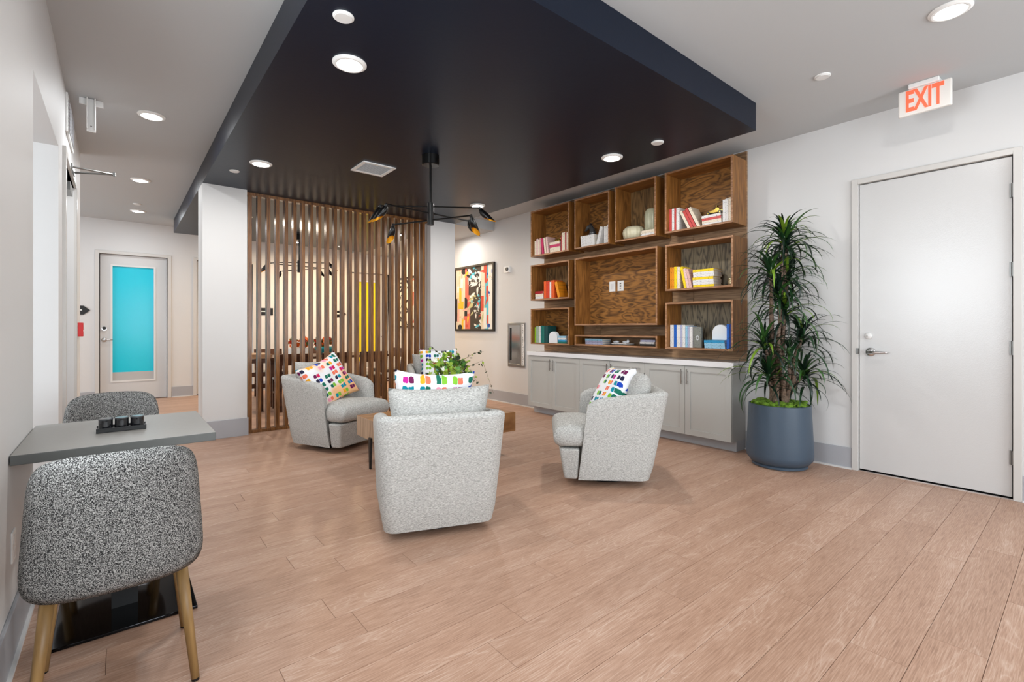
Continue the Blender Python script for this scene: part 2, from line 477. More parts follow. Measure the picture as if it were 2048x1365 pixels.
CE = 3.02      # main ceiling
DZ = 2.80      # underside of the navy soffit
XR = 4.90      # right wall
XL = -0.31     # left wall
YB = 10.35     # back wall
YR = -2.6      # rear wall, behind the camera

# ------------------------------------------------------------------ shell
fl = MB().box(-3.6, XR + 0.2, YR - 0.1, YB + 0.2, -0.12, -0.0045)
floor = struct(fl.build('floor', M['floor_sub']), 'light oak vinyl plank floor')
PW, PL = 0.178, 1.22
cnt = 0
far = MB()
random.seed(3)
row = 0
y = YR
nfar = 0
while y < YB:
    y1 = min(y + PW, YB)
    xlo = -3.6 if y > 6.6 else (-1.9 if 2.0 < y < 4.4 else XL - 0.1)
    x = xlo - random.random() * PL
    while x < XR:
        a = max(x, xlo); b = min(x + PL, XR)
        if b - a > 0.02:
            g = 0.0004
            ang_ok = (y > -0.1)
            dcam = 0.635 * (a + b) / 2 + 0.773 * y
            inview = ang_ok and y < 6.25 and b > XL - 0.05 and dcam > 1.0
            if inview and cnt < 296:
                c = ((a + b) / 2, (y + y1) / 2, 0)
                mb = MB(c)
                xa, xb, ya, yb = a + g, b - g, y + g, y1 - g
                e = 0.0006
                vs = [(xa, ya, -0.004), (xb, ya, -0.004), (xb, yb, -0.004), (xa, yb, -0.004),
                      (xa + e, ya + e, 0), (xb - e, ya + e, 0), (xb - e, yb - e, 0), (xa + e, yb - e, 0)]
                mb.add(vs, [(4, 5, 6, 7), (0, 1, 5, 4), (1, 2, 6, 5), (2, 3, 7, 6), (3, 0, 4, 7)])
                o = link_mesh('plank', mb.mesh('plank', M['plank']), floor, loc=c)
                cnt += 1
            else:
                far.box(a + g, b - g, y + g, y1 - g, -0.004, 0)
        x += PL
    y += PW
fo = far.build('far_planks', M['plank'], floor)
fo['kind'] = 'stuff'

# side room and corridor sit behind the openings of the left wall
wl = MB()
T = XL - 0.14
WY0, WY1, WZ0, WZ1 = 0.9, 2.28, 0.95, 2.65
wl.box(T, XL, YR, WY0, 0, CE)
wl.box(T, XL, WY0, WY1, 0, WZ0); wl.box(T, XL, WY0, WY1, WZ1, CE)
wl.box(T, XL, WY1, 3.145, 0, CE)
wl.box(T, XL, 3.145, 4.364, 2.43, CE)
wl.box(T, XL, 4.364, 4.70, 0, CE)
wl.box(T, XL, 4.70, 5.78, 2.47, CE)
wl.box(T, XL, 5.78, 6.63, 0, CE)
struct(wl.build('wall_left', M['wall']))
sr = MB()
sr.box(-2.0, T, 2.0, 2.1, 0, CE); sr.box(-2.0, T, 4.364, 4.46, 0, CE); sr.box(-2.1, -2.0, 2.0, 4.46, 0, CE)
struct(sr.build('wall_side_room', M['wall']))
co = MB()
co.box(-3.6, T, 6.53, 6.63, 0, CE); co.box(-3.7, -3.6, 6.53, YB, 0, CE)
struct(co.build('wall_corridor', M['wall']))

wr = MB()
DY0, DY1 = 0.365, 1.285
wr.box(XR, XR + 0.14, YR, DY0, 0, CE); wr.box(XR, XR + 0.14, DY0, DY1, 2.47, CE); wr.box(XR, XR + 0.14, DY1, YB, 0, CE)
struct(wr.build('wall_right', M['wall']))

wb = MB()
holes = [(-0.25, 0.66), (1.09, 2.0), (3.93, 4.82)]
xx = -3.7
for a, b in holes:
    wb.box(xx, a, YB, YB + 0.14, 0, CE); wb.box(a, b, YB, YB + 0.14, 2.46, CE); xx = b
wb.box(xx, XR + 0.14, YB, YB + 0.14, 0, CE)
struct(wb.build('wall_back', M['wall']))

wq = MB()
rw = [(0.05, 1.75), (2.55, 4.25)]
wq.box(T, rw[0][0], YR - 0.14, YR, 0, CE); wq.box(rw[0][1], rw[1][0], YR - 0.14, YR, 0, CE); wq.box(rw[1][1], XR + 0.14, YR - 0.14, YR, 0, CE)
for a, b in rw:
    wq.box(a, b, YR - 0.14, YR, 0, 0.5); wq.box(a, b, YR - 0.14, YR, 2.75, CE)
struct(wq.build('wall_rear', M['wall']))
# window frames behind and beside the camera
for i, (a, b) in enumerate(rw):
    f = MB()
    for (x0, x1, z0, z1) in ((a, a + 0.06, 0.5, 2.75), (b - 0.06, b, 0.5, 2.75), (a, b, 0.5, 0.56), (a, b, 2.69, 2.75), ((a + b) / 2 - 0.03, (a + b) / 2 + 0.03, 0.5, 2.75), (a, b, 1.9, 1.95)):
        f.box(x0, x1, YR - 0.1, YR - 0.04, z0, z1)
    struct(f.build('window_%d' % (i + 2), M['frame']))
f = MB()
for (y0, y1, z0, z1) in ((WY0, WY0 + 0.05, WZ0, WZ1), (WY1 - 0.05, WY1, WZ0, WZ1), (WY0, WY1, WZ0, WZ0 + 0.05), (WY0, WY1, WZ1 - 0.05, WZ1), (WY0, WY1, 1.55, 1.62)):
    f.box(T + 0.02, T + 0.07, y0, y1, z0, z1)
struct(f.build('window_1', M['frame']))

struct(MB().box(-3.7, XR + 0.14, YR - 0.14, YB + 0.14, CE, CE + 0.1).build('ceiling', M['ceiling']))
struct(MB().box(0.70, 3.93, 1.716, 9.67, DZ, CE - 0.001).build('ceiling_soffit', M['navy']), 'dropped navy ceiling panel over the lounge')
struct(MB().box(3.932, XR, 6.44, YB, 2.868, CE).build('ceiling_bulkhead', M['ceiling']))

# columns at both ends of the slatted screen
struct(MB().box(0.70, 1.13, 6.14, 6.50, 0, DZ + 0.001).build('wall_column_left', M['wall']))
struct(MB().box(3.51, 3.925, 6.14, 6.50, 0, CE).build('wall_column_right', M['wall']))

def baseboard(name, segs):
    b = MB()
    for (x0, x1, y0, y1) in segs:
        b.box(x0, x1, y0, y1, 0, 0.185)
    struct(b.build(name, M['base'], bevel=0.003))
    q = MB()
    g = 0.012
    for (x0, x1, y0, y1) in segs:
        if x1 - x0 > y1 - y0: q.box(x0, x1, y0 - g, y0, 0, 0.014)
        elif name == 'baseboard_left': q.box(x1, x1 + g, y0, y1, 0, 0.014)
        else: q.box(x0 - g, x0, y0, y1, 0, 0.014)
    struct(q.build('trim_' + name.split('_')[1], M['wall']))
baseboard('baseboard_right', [(XR - 0.013, XR, YR, DY0 - 0.045), (XR - 0.013, XR, DY1 + 0.045, 2.238), (XR - 0.013, XR, 5.24, YB)])
baseboard('baseboard_left', [(XL, XL + 0.013, 2.0, 3.145), (XL, XL + 0.013, 4.364, 4.62), (XL, XL + 0.013, 5.86, 6.63), (XL, XL + 0.013, YR, 2.0)])
baseboard('baseboard_back', [(-3.6, -0.30, YB - 0.013, YB), (0.72, 1.04, YB - 0.013, YB), (2.05, 3.88, YB - 0.013, YB)])
c = MB(); h = 0.2
for x0, x1 in ((0.687, 1.143), (3.497, 3.938)):
    c.box(x0, x1, 6.127, 6.14, 0, h); c.box(x0, x0 + 0.013, 6.14, 6.513, 0, h); c.box(x1 - 0.013, x1, 6.14, 6.20, 0, h)
struct(c.build('baseboard_columns', M['base'], bevel=0.003))

# ------------------------------------------------------------------ doors
def lever(parent, o, along, out, length=0.115, mat_=None):
    """Round rose with a lever; o centre, along = lever direction, out = direction into the room."""
    along = Vector(along); out = Vector(out); o = Vector(o)
    mb = MB()
    mb.tube([o, o + out * 0.008, o + out * 0.014], [0.037, 0.037, 0.03], 24)
    mb.tube([o + out * 0.01, o + out * 0.05], 0.013, 12)
    mb.tube([o + out * 0.05 - along * 0.012, o + out * 0.052 + along * 0.04, o + out * 0.05 + along * length * 0.8, o + out * 0.046 + along * length], [0.013, 0.012, 0.009, 0.007], 10)
    return mb.build('door_handle', mat_ or M['chrome'], parent, smooth=True)

# door_1: exit door in the right wall
d1 = MB().box(XR + 0.008, XR + 0.05, DY0 + 0.006, DY1 - 0.006, 0.018, 2.445)
d1 = struct(d1.build('door_1', M['door'], bevel=0.002), 'plain off-white exit door with satin lever and deadbolt')
f = MB()
f.box(XR - 0.022, XR + 0.1, DY0 - 0.045, DY0, 0, 2.495); f.box(XR - 0.022, XR + 0.1, DY1, DY1 + 0.045, 0, 2.495); f.box(XR - 0.022, XR + 0.1, DY0, DY1, 2.452, 2.495)
fo = f.build('door_frame', M['frame'], d1, bevel=0.003)
MB().box(XR + 0.052, XR + 0.12, DY0, DY1, 0, 2.46).build('shade_backing', M['gap'], d1)  # added dark box behind the leaf, stands in for shade in the gap
MB().box(XR + 0.0, XR + 0.05, DY0, DY1, 0.0, 0.006).build('threshold', M['chrome'], d1)
lever(d1, (XR + 0.008, 1.20, 1.02), (0, -1, 0), (-1, 0, 0), 0.125)
mb = MB(); mb.tube([(XR + 0.008, 1.215, 1.155), (XR - 0.002, 1.215, 1.155), (XR - 0.012, 1.215, 1.155)], [0.029, 0.028, 0.02], 24)
mb.tube([(XR - 0.008, 1.215, 1.155), (XR - 0.018, 1.215, 1.155)], 0.007, 10)
mb.build('deadbolt', M['whitem'], d1, smooth=True)
MB().box(XR - 0.024, XR + 0.002, DY1 - 0.002, DY1 + 0.014, 1.0, 1.05).build('strike_plate', M['hinge'], d1)
for z in (0.30, 1.08, 1.66 + 0.0, 2.2):
    if z == 1.66: continue
    h = MB(); h.tube([(XR - 0.006, DY0 + 0.002, z - 0.05), (XR - 0.006, DY0 + 0.002, z + 0.05)], 0.009, 10); h.box(XR - 0.002, XR + 0.007, DY0 - 0.014, DY0 + 0.02, z - 0.05, z + 0.05)
    h.build('hinge', M['hinge'], d1)
h = MB(); h.tube([(XR - 0.006, DY0 + 0.002, 1.59), (XR - 0.006, DY0 + 0.002, 1.69)], 0.009, 10); h.box(XR - 0.002, XR + 0.007, DY0 - 0.014, DY0 + 0.02, 1.59, 1.69)
h.build('hinge', M['hinge'], d1)

# glazed doors of the back wall
def back_door(n, a, b, gl, handle_x, hdir, film, label, solid=False):
    y = YB + 0.05
    d = MB()
    if solid:
        d.box(a + 0.01, b - 0.01, y, y + 0.045, 0.01, 2.45)
    else:
        g0, g1 = gl
        d.box(a + 0.01, g0, y, y + 0.045, 0.01, 2.45); d.box(g1, b - 0.01, y, y + 0.045, 0.01, 2.45)
        d.box(g0, g1, y, y + 0.045, 0.01, 0.34); d.box(g0, g1, y, y + 0.045, 2.26, 2.45)
    d = struct(d.build('door_%d' % n, M['door']), label)
    MB().box(a - 0.02, b + 0.02, YB + 0.141, YB + 0.16, 0, 2.5).build('shade_backing', M['gap'], d)  # added sheet behind the wall opening, stops outside light leaking in
    f = MB()
    f.box(a - 0.055, a, YB - 0.02, YB + 0.1, 0, 2.505); f.box(b, b + 0.055, YB - 0.02, YB + 0.1, 0, 2.505); f.box(a, b, YB - 0.02, YB + 0.1, 2.455, 2.505)
    f.build('door_frame', M['frame'], d, bevel=0.004)
    if not solid:
        m = MB(); e = 0.025
        m.box(g0 - e, g0, y - 0.012, y, 0.34 - e, 2.26 + e); m.box(g1, g1 + e, y - 0.012, y, 0.34 - e, 2.26 + e)
        m.box(g0, g1, y - 0.012, y, 0.34 - e, 0.34); m.box(g0, g1, y - 0.012, y, 2.26, 2.26 + e)
        m.build('glass_stop', M['whitem'], d)
        MB().box(g0, g1, y + 0.018, y + 0.026, 0.48, 2.26).build('glass_pane', film, d)
        MB().box(g0, g1, y + 0.018, y + 0.026, 0.34, 0.48).build('frosted_strip', M['frost'], d)
    lever(d, (handle_x, y, 1.03), (hdir, 0, 0), (0, -1, 0), 0.11)
    k = MB(); k.tube([(handle_x, y, 1.21), (handle_x, y - 0.03, 1.21)], 0.034, 20); k.build('keypad_lock', M['chrome'], d, smooth=False)
    k = MB(); k.tube([(handle_x, y - 0.03, 1.222), (handle_x, y - 0.036, 1.222)], 0.026, 16); k.build('keypad_face', M['black'], d)
    return d
back_door(2, -0.25, 0.66, (-0.083, 0.469), -0.188, 1, M['cyan'], 'grey back door with a bright cyan glass panel')
back_door(3, 1.09, 2.0, None, 1.93, -1, None, 'plain pale back door beside the screen column', solid=True)
back_door(4, 3.93, 4.82, (4.09, 4.53), 4.735, -1, M['yellow'], 'back door with a yellow glass panel behind the slats')

# door_5 in the left wall with an overhead closer
d = MB().box(XL - 0.10, XL - 0.055, 4.71, 5.77, 0.01, 2.46)
d5 = struct(d.build('door_5', M['door']), 'pale door in the left wall with overhead closer arm')
MB().box(XL - 0.17, XL - 0.141, 4.6, 5.85, 0, 2.55).build('shade_backing', M['gap'], d5)  # added sheet that keeps light from leaking past the leaf edges
f = MB()
f.box(XL - 0.14, XL + 0.02, 4.64, 4.70, 0, 2.52); f.box(XL - 0.14, XL + 0.02, 5.78, 5.84, 0, 2.52); f.box(XL - 0.14, XL + 0.02, 4.70, 5.78, 2.47, 2.52)
f.build('door_frame', M['frame'], d5, bevel=0.004)
h = MB(); h.box(XL - 0.055, XL - 0.0, 5.35, 5.62, 2.36, 2.43)
h.build('closer_body', M['hinge'], d5)
h = MB(); h.tube([(XL - 0.01, 5.34, 2.50), (XL + 0.28, 5.20, 2.505)], 0.008, 8); h.tube([(XL + 0.28, 5.20, 2.505), (XL + 0.01, 5.12, 2.495)], 0.007, 8)
h.tube([(XL + 0.28, 5.20, 2.49), (XL + 0.28, 5.20, 2.52)], 0.012, 10); h.box(XL - 0.02, XL + 0.03, 5.08, 5.36, 2.475, 2.515)
h.build('closer_arm', M['hinge'], d5)

# ------------------------------------------------------------------ slatted screen
scr = thing('slatted_screen', 'tall screen of upright walnut-brown slats between two white columns', 'room divider', (2.32, 6.26, 0))
o0 = Vector((2.32, 6.26, 0))
mb = MB((0, 0, 0)); mb.box(-0.019, 0.019, -0.043, 0.043, 0.035, DZ - 0.035)
sl = mb.mesh('slat', M['slat'])
for i in range(24):
    x = 1.156 + 0.019 + 0.0985 * i
    link_mesh('slat', sl, scr, loc=(x - 2.32, 0, 0))
MB(o0).box(1.132, 3.508, 6.215, 6.305, 0, 0.035).build('bottom_rail', M['slat'], scr, bevel=0.002)
MB(o0).box(1.132, 3.508, 6.215, 6.305, DZ - 0.035, DZ - 0.0005).build('top_rail', M['slat'], scr, bevel=0.002)

# ------------------------------------------------------------------ base cabinets and counter
cabs = [(4.236, 5.236, 'left base cabinet of light grey shaker doors nearest the extinguisher box'),
        (3.236, 4.236, 'middle grey base cabinet partly behind the right armchair'),
        (2.24, 3.236, 'right base cabinet of light grey shaker doors beside the potted plant')]
for y0, y1, lab in cabs:
    c0 = (4.75, (y0 + y1) / 2, 0)
    t = thing('base_cabinet', lab, 'cabinet', c0, group='grey base cabinets under the shelves')
    b = MB(c0).box(4.625, XR - 0.001, y0 + 0.0005, y1 - 0.0005, 0.10, 0.83)
    b.build('cabinet_body', M['cab'], t)
    MB(c0).box(4.704, XR - 0.001, y0 + (0.0 if y0 < 2.3 else 0.0005), y1 - (0.02 if y1 > 5.2 else 0.0005), 0, 0.10).build('toe_kick', M['cabtoe'], t)
    ym = (y0 + y1) / 2
    for k, (a, bb) in enumerate(((y0, ym), (ym, y1))):
        a += 0.002; bb -= 0.002
        z0, z1 = 0.105, 0.822; s = 0.058
        d = MB(c0)
        d.box(4.604, 4.6245, a, a + s, z0, z1); d.box(4.604, 4.6245, bb - s, bb, z0, z1)
        d.box(4.604, 4.6245, a + s, bb - s, z0, z0 + s); d.box(4.604, 4.6245, a + s, bb - s, z1 - s, z1)
        d.box(4.614, 4.6245, a + s, bb - s, z0 + s, z1 - s)
        do = d.build('cabinet_door', M['cab'], t)
        hy = (bb - 0.03) if k == 0 else (a + 0.03)
        hh = MB(c0)
        hh.box(4.578, 4.586, hy - 0.005, hy + 0.005, 0.635, 0.79)
        hh.box(4.586, 4.604, hy - 0.004, hy + 0.004, 0.655, 0.665); hh.box(4.586, 4.604, hy - 0.004, hy + 0.004, 0.76, 0.77)
        hh.build('handle', M['chrome'], do)
tag(MB((4.75, 3.74, 0.83)).box(4.59, XR - 0.001, 2.215, 5.25, 0.8305, 0.885).build('countertop', M['counter'], bevel=0.003), 'long white countertop over the grey base cabinets', 'countertop')

# wooden backing of the shelf wall
t = thing('backing_panel', 'brown board backing on the wall behind the box shelves', 'wall panel', (4.89, 3.7, 0.886))
z = 0.887; i = 0
random.seed(5)
while z < 2.98:
    h = random.choice((0.11, 0.14, 0.2))
    z1 = min(z + h, 3.005)
    MB((4.89, 3.7, 0.886)).box(4.879 - 0.003 * random.random(), XR - 0.0005, 2.222, 5.185, z + 0.001, z1 - 0.001).build('board', M['board'], t)
    z = z1
for (yy, z0, z1) in ((4.14, 1.14, 1.255), (2.83, 1.50, 1.62), (2.83, 2.125, 2.24), (4.0, 2.126, 2.24)):
    MB((4.89, 3.7, 0.886)).box(4.862, 4.876, yy - 0.04, yy + 0.04, z0, z1).build('batten', M['board'], t)

XF = 4.57
XBK = 4.862
boxes = {
 'T1': (4.386, 5.142, 2.240, 2.893, 'plyh', 'topmost left box shelf with pink and cream books'),
 'T2': (3.717, 4.287, 2.243, 2.887, 'plyh', 'top row box shelf holding white books and a dark glass horse head'),
 'T3': (3.067, 3.632, 2.246, 2.902, 'plyv', 'top row box shelf holding two ribbed pale jars'),
 'T4': (2.213, 2.956, 2.245, 2.900, 'plyh', 'topmost right box shelf with coral books and a brass car'),
 'M1': (4.386, 5.142, 1.615, 2.122, 'plyv', 'left box shelf of the middle row with orange books'),
 'M2': (3.050, 4.285, 1.257, 2.125, 'plyh', 'largest box shelf, empty but for two wall plates'),
 'M3': (2.210, 2.950, 1.622, 2.120, 'plygrey', 'right box shelf of the middle row with yellow books'),
 'B1': (4.386, 5.142, 0.995, 1.499, 'plyh', 'lowest left box shelf with green books and a white arch'),
 'B2': (3.050, 4.283, 0.998, 1.135, 'board', 'low wide box shelf under the large empty box'),
 'B3': (2.210, 2.950, 0.998, 1.497, 'plygrey', 'lowest right box shelf with blue and white books'),
}
th = 0.019
for k, (y0, y1, z0, z1, pm, lab) in boxes.items():
    c0 = ((XF + XR) / 2, (y0 + y1) / 2, z0)
    t = thing('box_shelf', lab, 'shelf', c0, group='wooden box shelves on the wall')
    MB(c0).box(XF, XBK, y0, y0 + th, z0, z1, front=(0, 1)).build('side_board', [M['box'], M['edge']], t)
    MB(c0).box(XF, XBK, y1 - th, y1, z0, z1, front=(0, 1)).build('side_board', [M['box'], M['edge']], t)
    MB(c0).box(XF + 0.001, XBK, y0 + th, y1 - th, z1 - th, z1, front=(0, 1)).build('top_board', [M['boxh'], M['edge']], t)
    MB(c0).box(XF + 0.001, XBK, y0 + th, y1 - th, z0, z0 + th, front=(0, 1)).build('bottom_board', [M['boxh'], M['edge']], t)
    MB(c0).box(XBK - 0.006, XBK - 0.0005, y0 + th, y1 - th, z0 + th, z1 - th).build('back_panel', M[pm], t)

# wall plates in the big box
for (yy, lab, out) in ((3.895, 'white blank wall plate left of the outlet in the large box', False), (3.765, 'white outlet plate right of the blank plate in the large box', True)):
    c0 = (XBK - 0.007, yy, 1.75)
    t = thing('wall_plate', lab, 'outlet', c0)
    MB(c0).box(XBK - 0.013, XBK - 0.007, yy - 0.047, yy + 0.047, 1.687, 1.815).build('plate', M['white'], t, bevel=0.002)
    q = MB(c0)
    if out:
        for zz in (1.72, 1.75, 1.78):
            q.box(XBK - 0.0145, XBK - 0.013, yy - 0.011, yy + 0.011, zz - 0.006, zz + 0.006)
        q.build('socket', M['hinge'], t)
    else:
        q.box(XBK - 0.015, XBK - 0.013, yy - 0.022, yy + 0.022, 1.715, 1.787); q.build('insert', M['whitem'], t)

# ------------------------------------------------------------------ books
bmats = {}
def bm_(c):
    if c not in bmats:
        m, nt, p = newmat('book_cover_%d_%d_%d' % c)
        tc = nt.nodes.new('ShaderNodeTexCoord')
        mp = nt.nodes.new('ShaderNodeMapping'); mp.inputs['Scale'].default_value = (1, 55, 160)
        nt.links.new(tc.outputs['Object'], mp.inputs['Vector'])
        n = nt.nodes.new('ShaderNodeTexNoise'); n.inputs['Scale'].default_value = 1.0; n.inputs['Detail'].default_value = 2
        nt.links.new(mp.outputs[0], n.inputs['Vector'])
        dk = tuple(max(0, int(v * 0.55)) for v in c)
        r = ramp(nt, [(0.60, srgb(*c)), (0.66, srgb(*dk))])
        nt.links.new(n.outputs['Fac'], r.inputs[0])
        nt.links.new(r.outputs[0], p.inputs['Base Color'])
        p.inputs['Roughness'].default_value = 0.5
        bmats[c] = m
    return bmats[c]
ORD = ['first', 'second', 'third', 'fourth', 'fifth', 'sixth', 'seventh', 'eighth', 'ninth', 'tenth', 'eleventh', 'twelfth']
def book(yc, zc, w, h, d, ang, c, label, group, flat=False, xf=4.625):
    """A book: w thickness, h height, d depth. Its cover wraps a block of pages; ang leans it about X."""
    o = None
    mb = MB()
    t = 0.003
    if not flat:
        mb.box(-d / 2, d / 2, -w / 2, -w / 2 + t, 0, h); mb.box(-d / 2, d / 2, w / 2 - t, w / 2, 0, h); mb.box(-d / 2, -d / 2 + t, -w / 2 + t, w / 2 - t, 0, h)
        pg = MB().box(-d / 2 + t, d / 2 - 0.004, -w / 2 + t, w / 2 - t, 0.003, h - 0.003)
    else:
        mb.box(-d / 2, d / 2, -h / 2, h / 2, 0, t); mb.box(-d / 2, d / 2, -h / 2, h / 2, w - t, w); mb.box(-d / 2, -d / 2 + t, -h / 2, h / 2, t, w - t)
        pg = MB().box(-d / 2 + t, d / 2 - 0.004, -h / 2 + 0.003, h / 2 - 0.003, t, w - t)
    o = mb.build('book', bm_(c))
    o.location = (xf + d / 2, yc, zc); o.rotation_euler = (ang, 0, 0)
    p = pg.build('pages', M['pages'], o)
    tag(o, label, 'book', group)
    return o
CN = {}
def cname(c):
    return CN.get(c, 'white')
def defc(n, c): CN[c] = n; return c
cream = defc('cream', (236, 222, 200)); pink = defc('pale pink', (232, 196, 190)); mag = defc('magenta', (200, 50, 100)); crim = defc('dark red', (170, 36, 44))
white = defc('white', (232, 230, 228)); coral = defc('coral red', (206, 74, 70)); orange = defc('orange', (228, 92, 36)); rust = defc('red-orange', (214, 66, 40)); amber = defc('amber', (238, 150, 30))
yel = defc('yellow', (246, 212, 20)); lime = defc('lime green', (150, 200, 50)); pgreen = defc('pale green', (170, 190, 170)); teal = defc('teal', (20, 116, 106)); dteal = defc('dark teal', (14, 76, 76))
blue = defc('bright blue', (20, 100, 200)); lblue = defc('light blue', (150, 200, 226)); dblue = defc('dark blue', (28, 52, 128)); lav = defc('lavender', (176, 178, 206)); grey = defc('grey', (128, 130, 122)); aqua = defc('aqua blue', (40, 150, 200))
blk = defc('black', (22, 22, 24)); blush = defc('blush', (222, 178, 170))

SH = {'T1': ('the top left box', 2.259), 'T2': ('the horse head box', 2.262), 'T3': ('the ribbed jar box', 2.265), 'T4': ('the top right box', 2.264),
      'M1': ('the left middle box', 1.634), 'M3': ('the right middle box', 1.641), 'B1': ('the lowest left box', 1.014), 'B2': ('the low wide box', 1.017), 'B3': ('the lowest right box', 1.017)}
def shelf_books(k, ups, leans=(), stacks=(), grp=None):
    place, zf = SH[k]
    zf += 0.0006
    for i, (ya, yb, zt, c) in enumerate(ups):
        w = abs(ya - yb) - 0.0012
        book((ya + yb) / 2, zf, w, zt - zf, 0.15 + 0.02 * ((i * 7) % 3), 0, c, '%s upright book, %s of the upright ones in %s' % (cname(c), ORD[i], place), grp)
    for i, (yfoot, ang, w, L, c) in enumerate(leans):
        # foot corner at yfoot, leaning over towards +Y (image left) by ang
        hw = w / 2
        yc = yfoot + hw * math.cos(ang); zc = zf + hw * math.sin(abs(ang))
        book(yc, zc, w, L, 0.16, -ang, c, '%s leaning book, %s of the leaning ones in %s' % (cname(c), ORD[i], place), grp)
    for si, (ya, yb, zt, cols, name) in enumerate(stacks):
        n = len(cols); w = (zt - zf) / n; z = zf
        for j, c in enumerate(cols):
            sh = ((j * 5 + si * 3) % 4) * 0.006 - 0.009
            L = abs(ya - yb) - 0.018 - ((j * 3) % 3) * 0.008
            where = 'lowest' if j == 0 else ('topmost' if j == n - 1 else ORD[j] + ' from below')
            book((ya + yb) / 2 + sh * 0.5, z, w - 0.0008, L, 0.17 - 0.01 * (j % 2), 0, c, '%s book lying %s in the %s, %s' % (cname(c), where, name, place.replace('the ', '')), grp, flat=True)
            z += w
# lean angle: top towards +Y needs a rotation about X of +a (y' = y cos - z sin -> z leans to -Y), so use negative for +Y
shelf_books('T1', [(5.118, 5.084, 2.475, cream), (5.083, 5.046, 2.500, pink), (5.045, 5.012, 2.487, cream), (5.011, 4.986, 2.500, blush), (4.590, 4.571, 2.47, crim), (4.570, 4.512, 2.51, cream), (4.511, 4.486, 2.505, crim), (4.485, 4.462, 2.50, cream)],
            [(4.924, 0.10, 0.036, 0.235, mag), (4.874, 0.12, 0.034, 0.235, cream), (4.828, 0.12, 0.032, 0.24, pink)],
            [(4.815, 4.600, 2.412, (cream, cream, mag, cream), 'stack')], 'books in the top left box')
shelf_books('T2', [(3.843, 3.821, 2.478, white), (3.820, 3.797, 2.474, white), (3.796, 3.773, 2.492, white)], [(3.93, -0.30, 0.042, 0.225, white)],
            [(4.234, 3.99, 2.410, (white, white, white, white), 'stack')], 'books in the box of the glass horse head')
shelf_books('T3', [], [], [(3.318, 3.112, 2.335, (white, cream), 'pair')], 'books in the box of the ribbed jars')
shelf_books('T4', [(2.935, 2.905, 2.512, coral), (2.904, 2.876, 2.514, white), (2.875, 2.852, 2.514, coral), (2.851, 2.815, 2.51, white), (2.34, 2.311, 2.494, white), (2.310, 2.284, 2.498, white), (2.283, 2.256, 2.502, cream), (2.255, 2.235, 2.482, white)],
            [(2.690, 0.46, 0.028, 0.22, cream), (2.655, 0.46, 0.028, 0.215, coral), (2.620, 0.46, 0.028, 0.235, coral), (2.580, 0.46, 0.03, 0.24, cream)],
            [(2.567, 2.348, 2.372, (white, cream, coral, white), 'stack')], 'books in the top right box')
shelf_books('M1', [(4.925, 4.878, 1.879, orange), (4.877, 4.848, 1.868, rust), (4.847, 4.808, 1.882, rust), (4.807, 4.776, 1.864, white), (4.775, 4.716, 1.884, orange)],
            [(4.600, 0.30, 0.045, 0.225, amber)],
            [(5.115, 4.932, 1.748, (white, cream, crim), 'stack')], 'books in the left middle box')
shelf_books('M3', [(2.927, 2.904, 1.881, amber), (2.903, 2.878, 1.878, amber), (2.877, 2.842, 1.881, yel), (2.841, 2.808, 1.877, cream)],
            [(2.730, 0.22, 0.028, 0.235, yel), (2.700, 0.22, 0.027, 0.212, pink), (2.669, 0.22, 0.028, 0.205, blush)],
            [(2.668, 2.425, 1.828, (yel, white, white, yel, white, white, yel), 'stack')], 'books in the right middle box')
shelf_books('B1', [(5.115, 5.086, 1.236, lime), (5.085, 5.052, 1.248, pgreen), (5.051, 5.018, 1.246, pgreen), (5.017, 4.988, 1.251, white), (4.987, 4.950, 1.256, teal), (4.949, 4.918, 1.254, teal), (4.917, 4.884, 1.251, dteal), (4.883, 4.845, 1.251, dteal)],
            [], [(4.655, 4.475, 1.116, (teal, aqua, white, lblue), 'stack')], 'books in the lowest left box')
shelf_books('B2', [], [], [(4.160, 3.86, 1.088, (lav, lav, lblue), 'stack on the left side'), (3.74, 3.50, 1.042, (blk, white), 'pair under the white shells'), (3.322, 3.110, 1.089, (blk, white, lav), 'stack on the right side')], 'books in the low wide box')
shelf_books('B3', [(2.925, 2.881, 1.256, white), (2.880, 2.848, 1.256, blue), (2.847, 2.806, 1.255, white), (2.805, 2.779, 1.255, lav), (2.778, 2.746, 1.255, white), (2.745, 2.720, 1.24, lblue), (2.719, 2.699, 1.237, lav), (2.698, 2.664, 1.235, white), (2.300, 2.272, 1.259, blue), (2.271, 2.235, 1.262, dblue)],
            [], [(2.544, 2.312, 1.100, (lblue, lblue, aqua), 'stack')], 'books in the lowest right box')
# grey book shown cover-on in the lowest right box
g = MB((4.64, 2.612, 1.0176)); g.box(4.635, 4.665, 2.572, 2.655, 1.0176, 1.232)
g = tag(g.build('book', bm_(grey), bevel=0.001), 'grey book set cover outward with a pale emblem, in the lowest right box', 'book', 'books in the lowest right box')
e = MB((4.64, 2.612, 1.0176))
for k in range(12):
    a = 2 * PI * k / 12; b = 2 * PI * (k + 1) / 12
    e.add([(4.6345, 2.613 + 0.017 * math.cos(a), 1.12 + 0.024 * math.sin(a)), (4.6345, 2.613 + 0.017 * math.cos(b), 1.12 + 0.024 * math.sin(b)), (4.6345, 2.613 + 0.012 * math.cos(b), 1.12 + 0.018 * math.sin(b)), (4.6345, 2.613 + 0.012 * math.cos(a), 1.12 + 0.018 * math.sin(a))], [(0, 1, 2, 3)])
e.build('emblem', M['arch'], g)

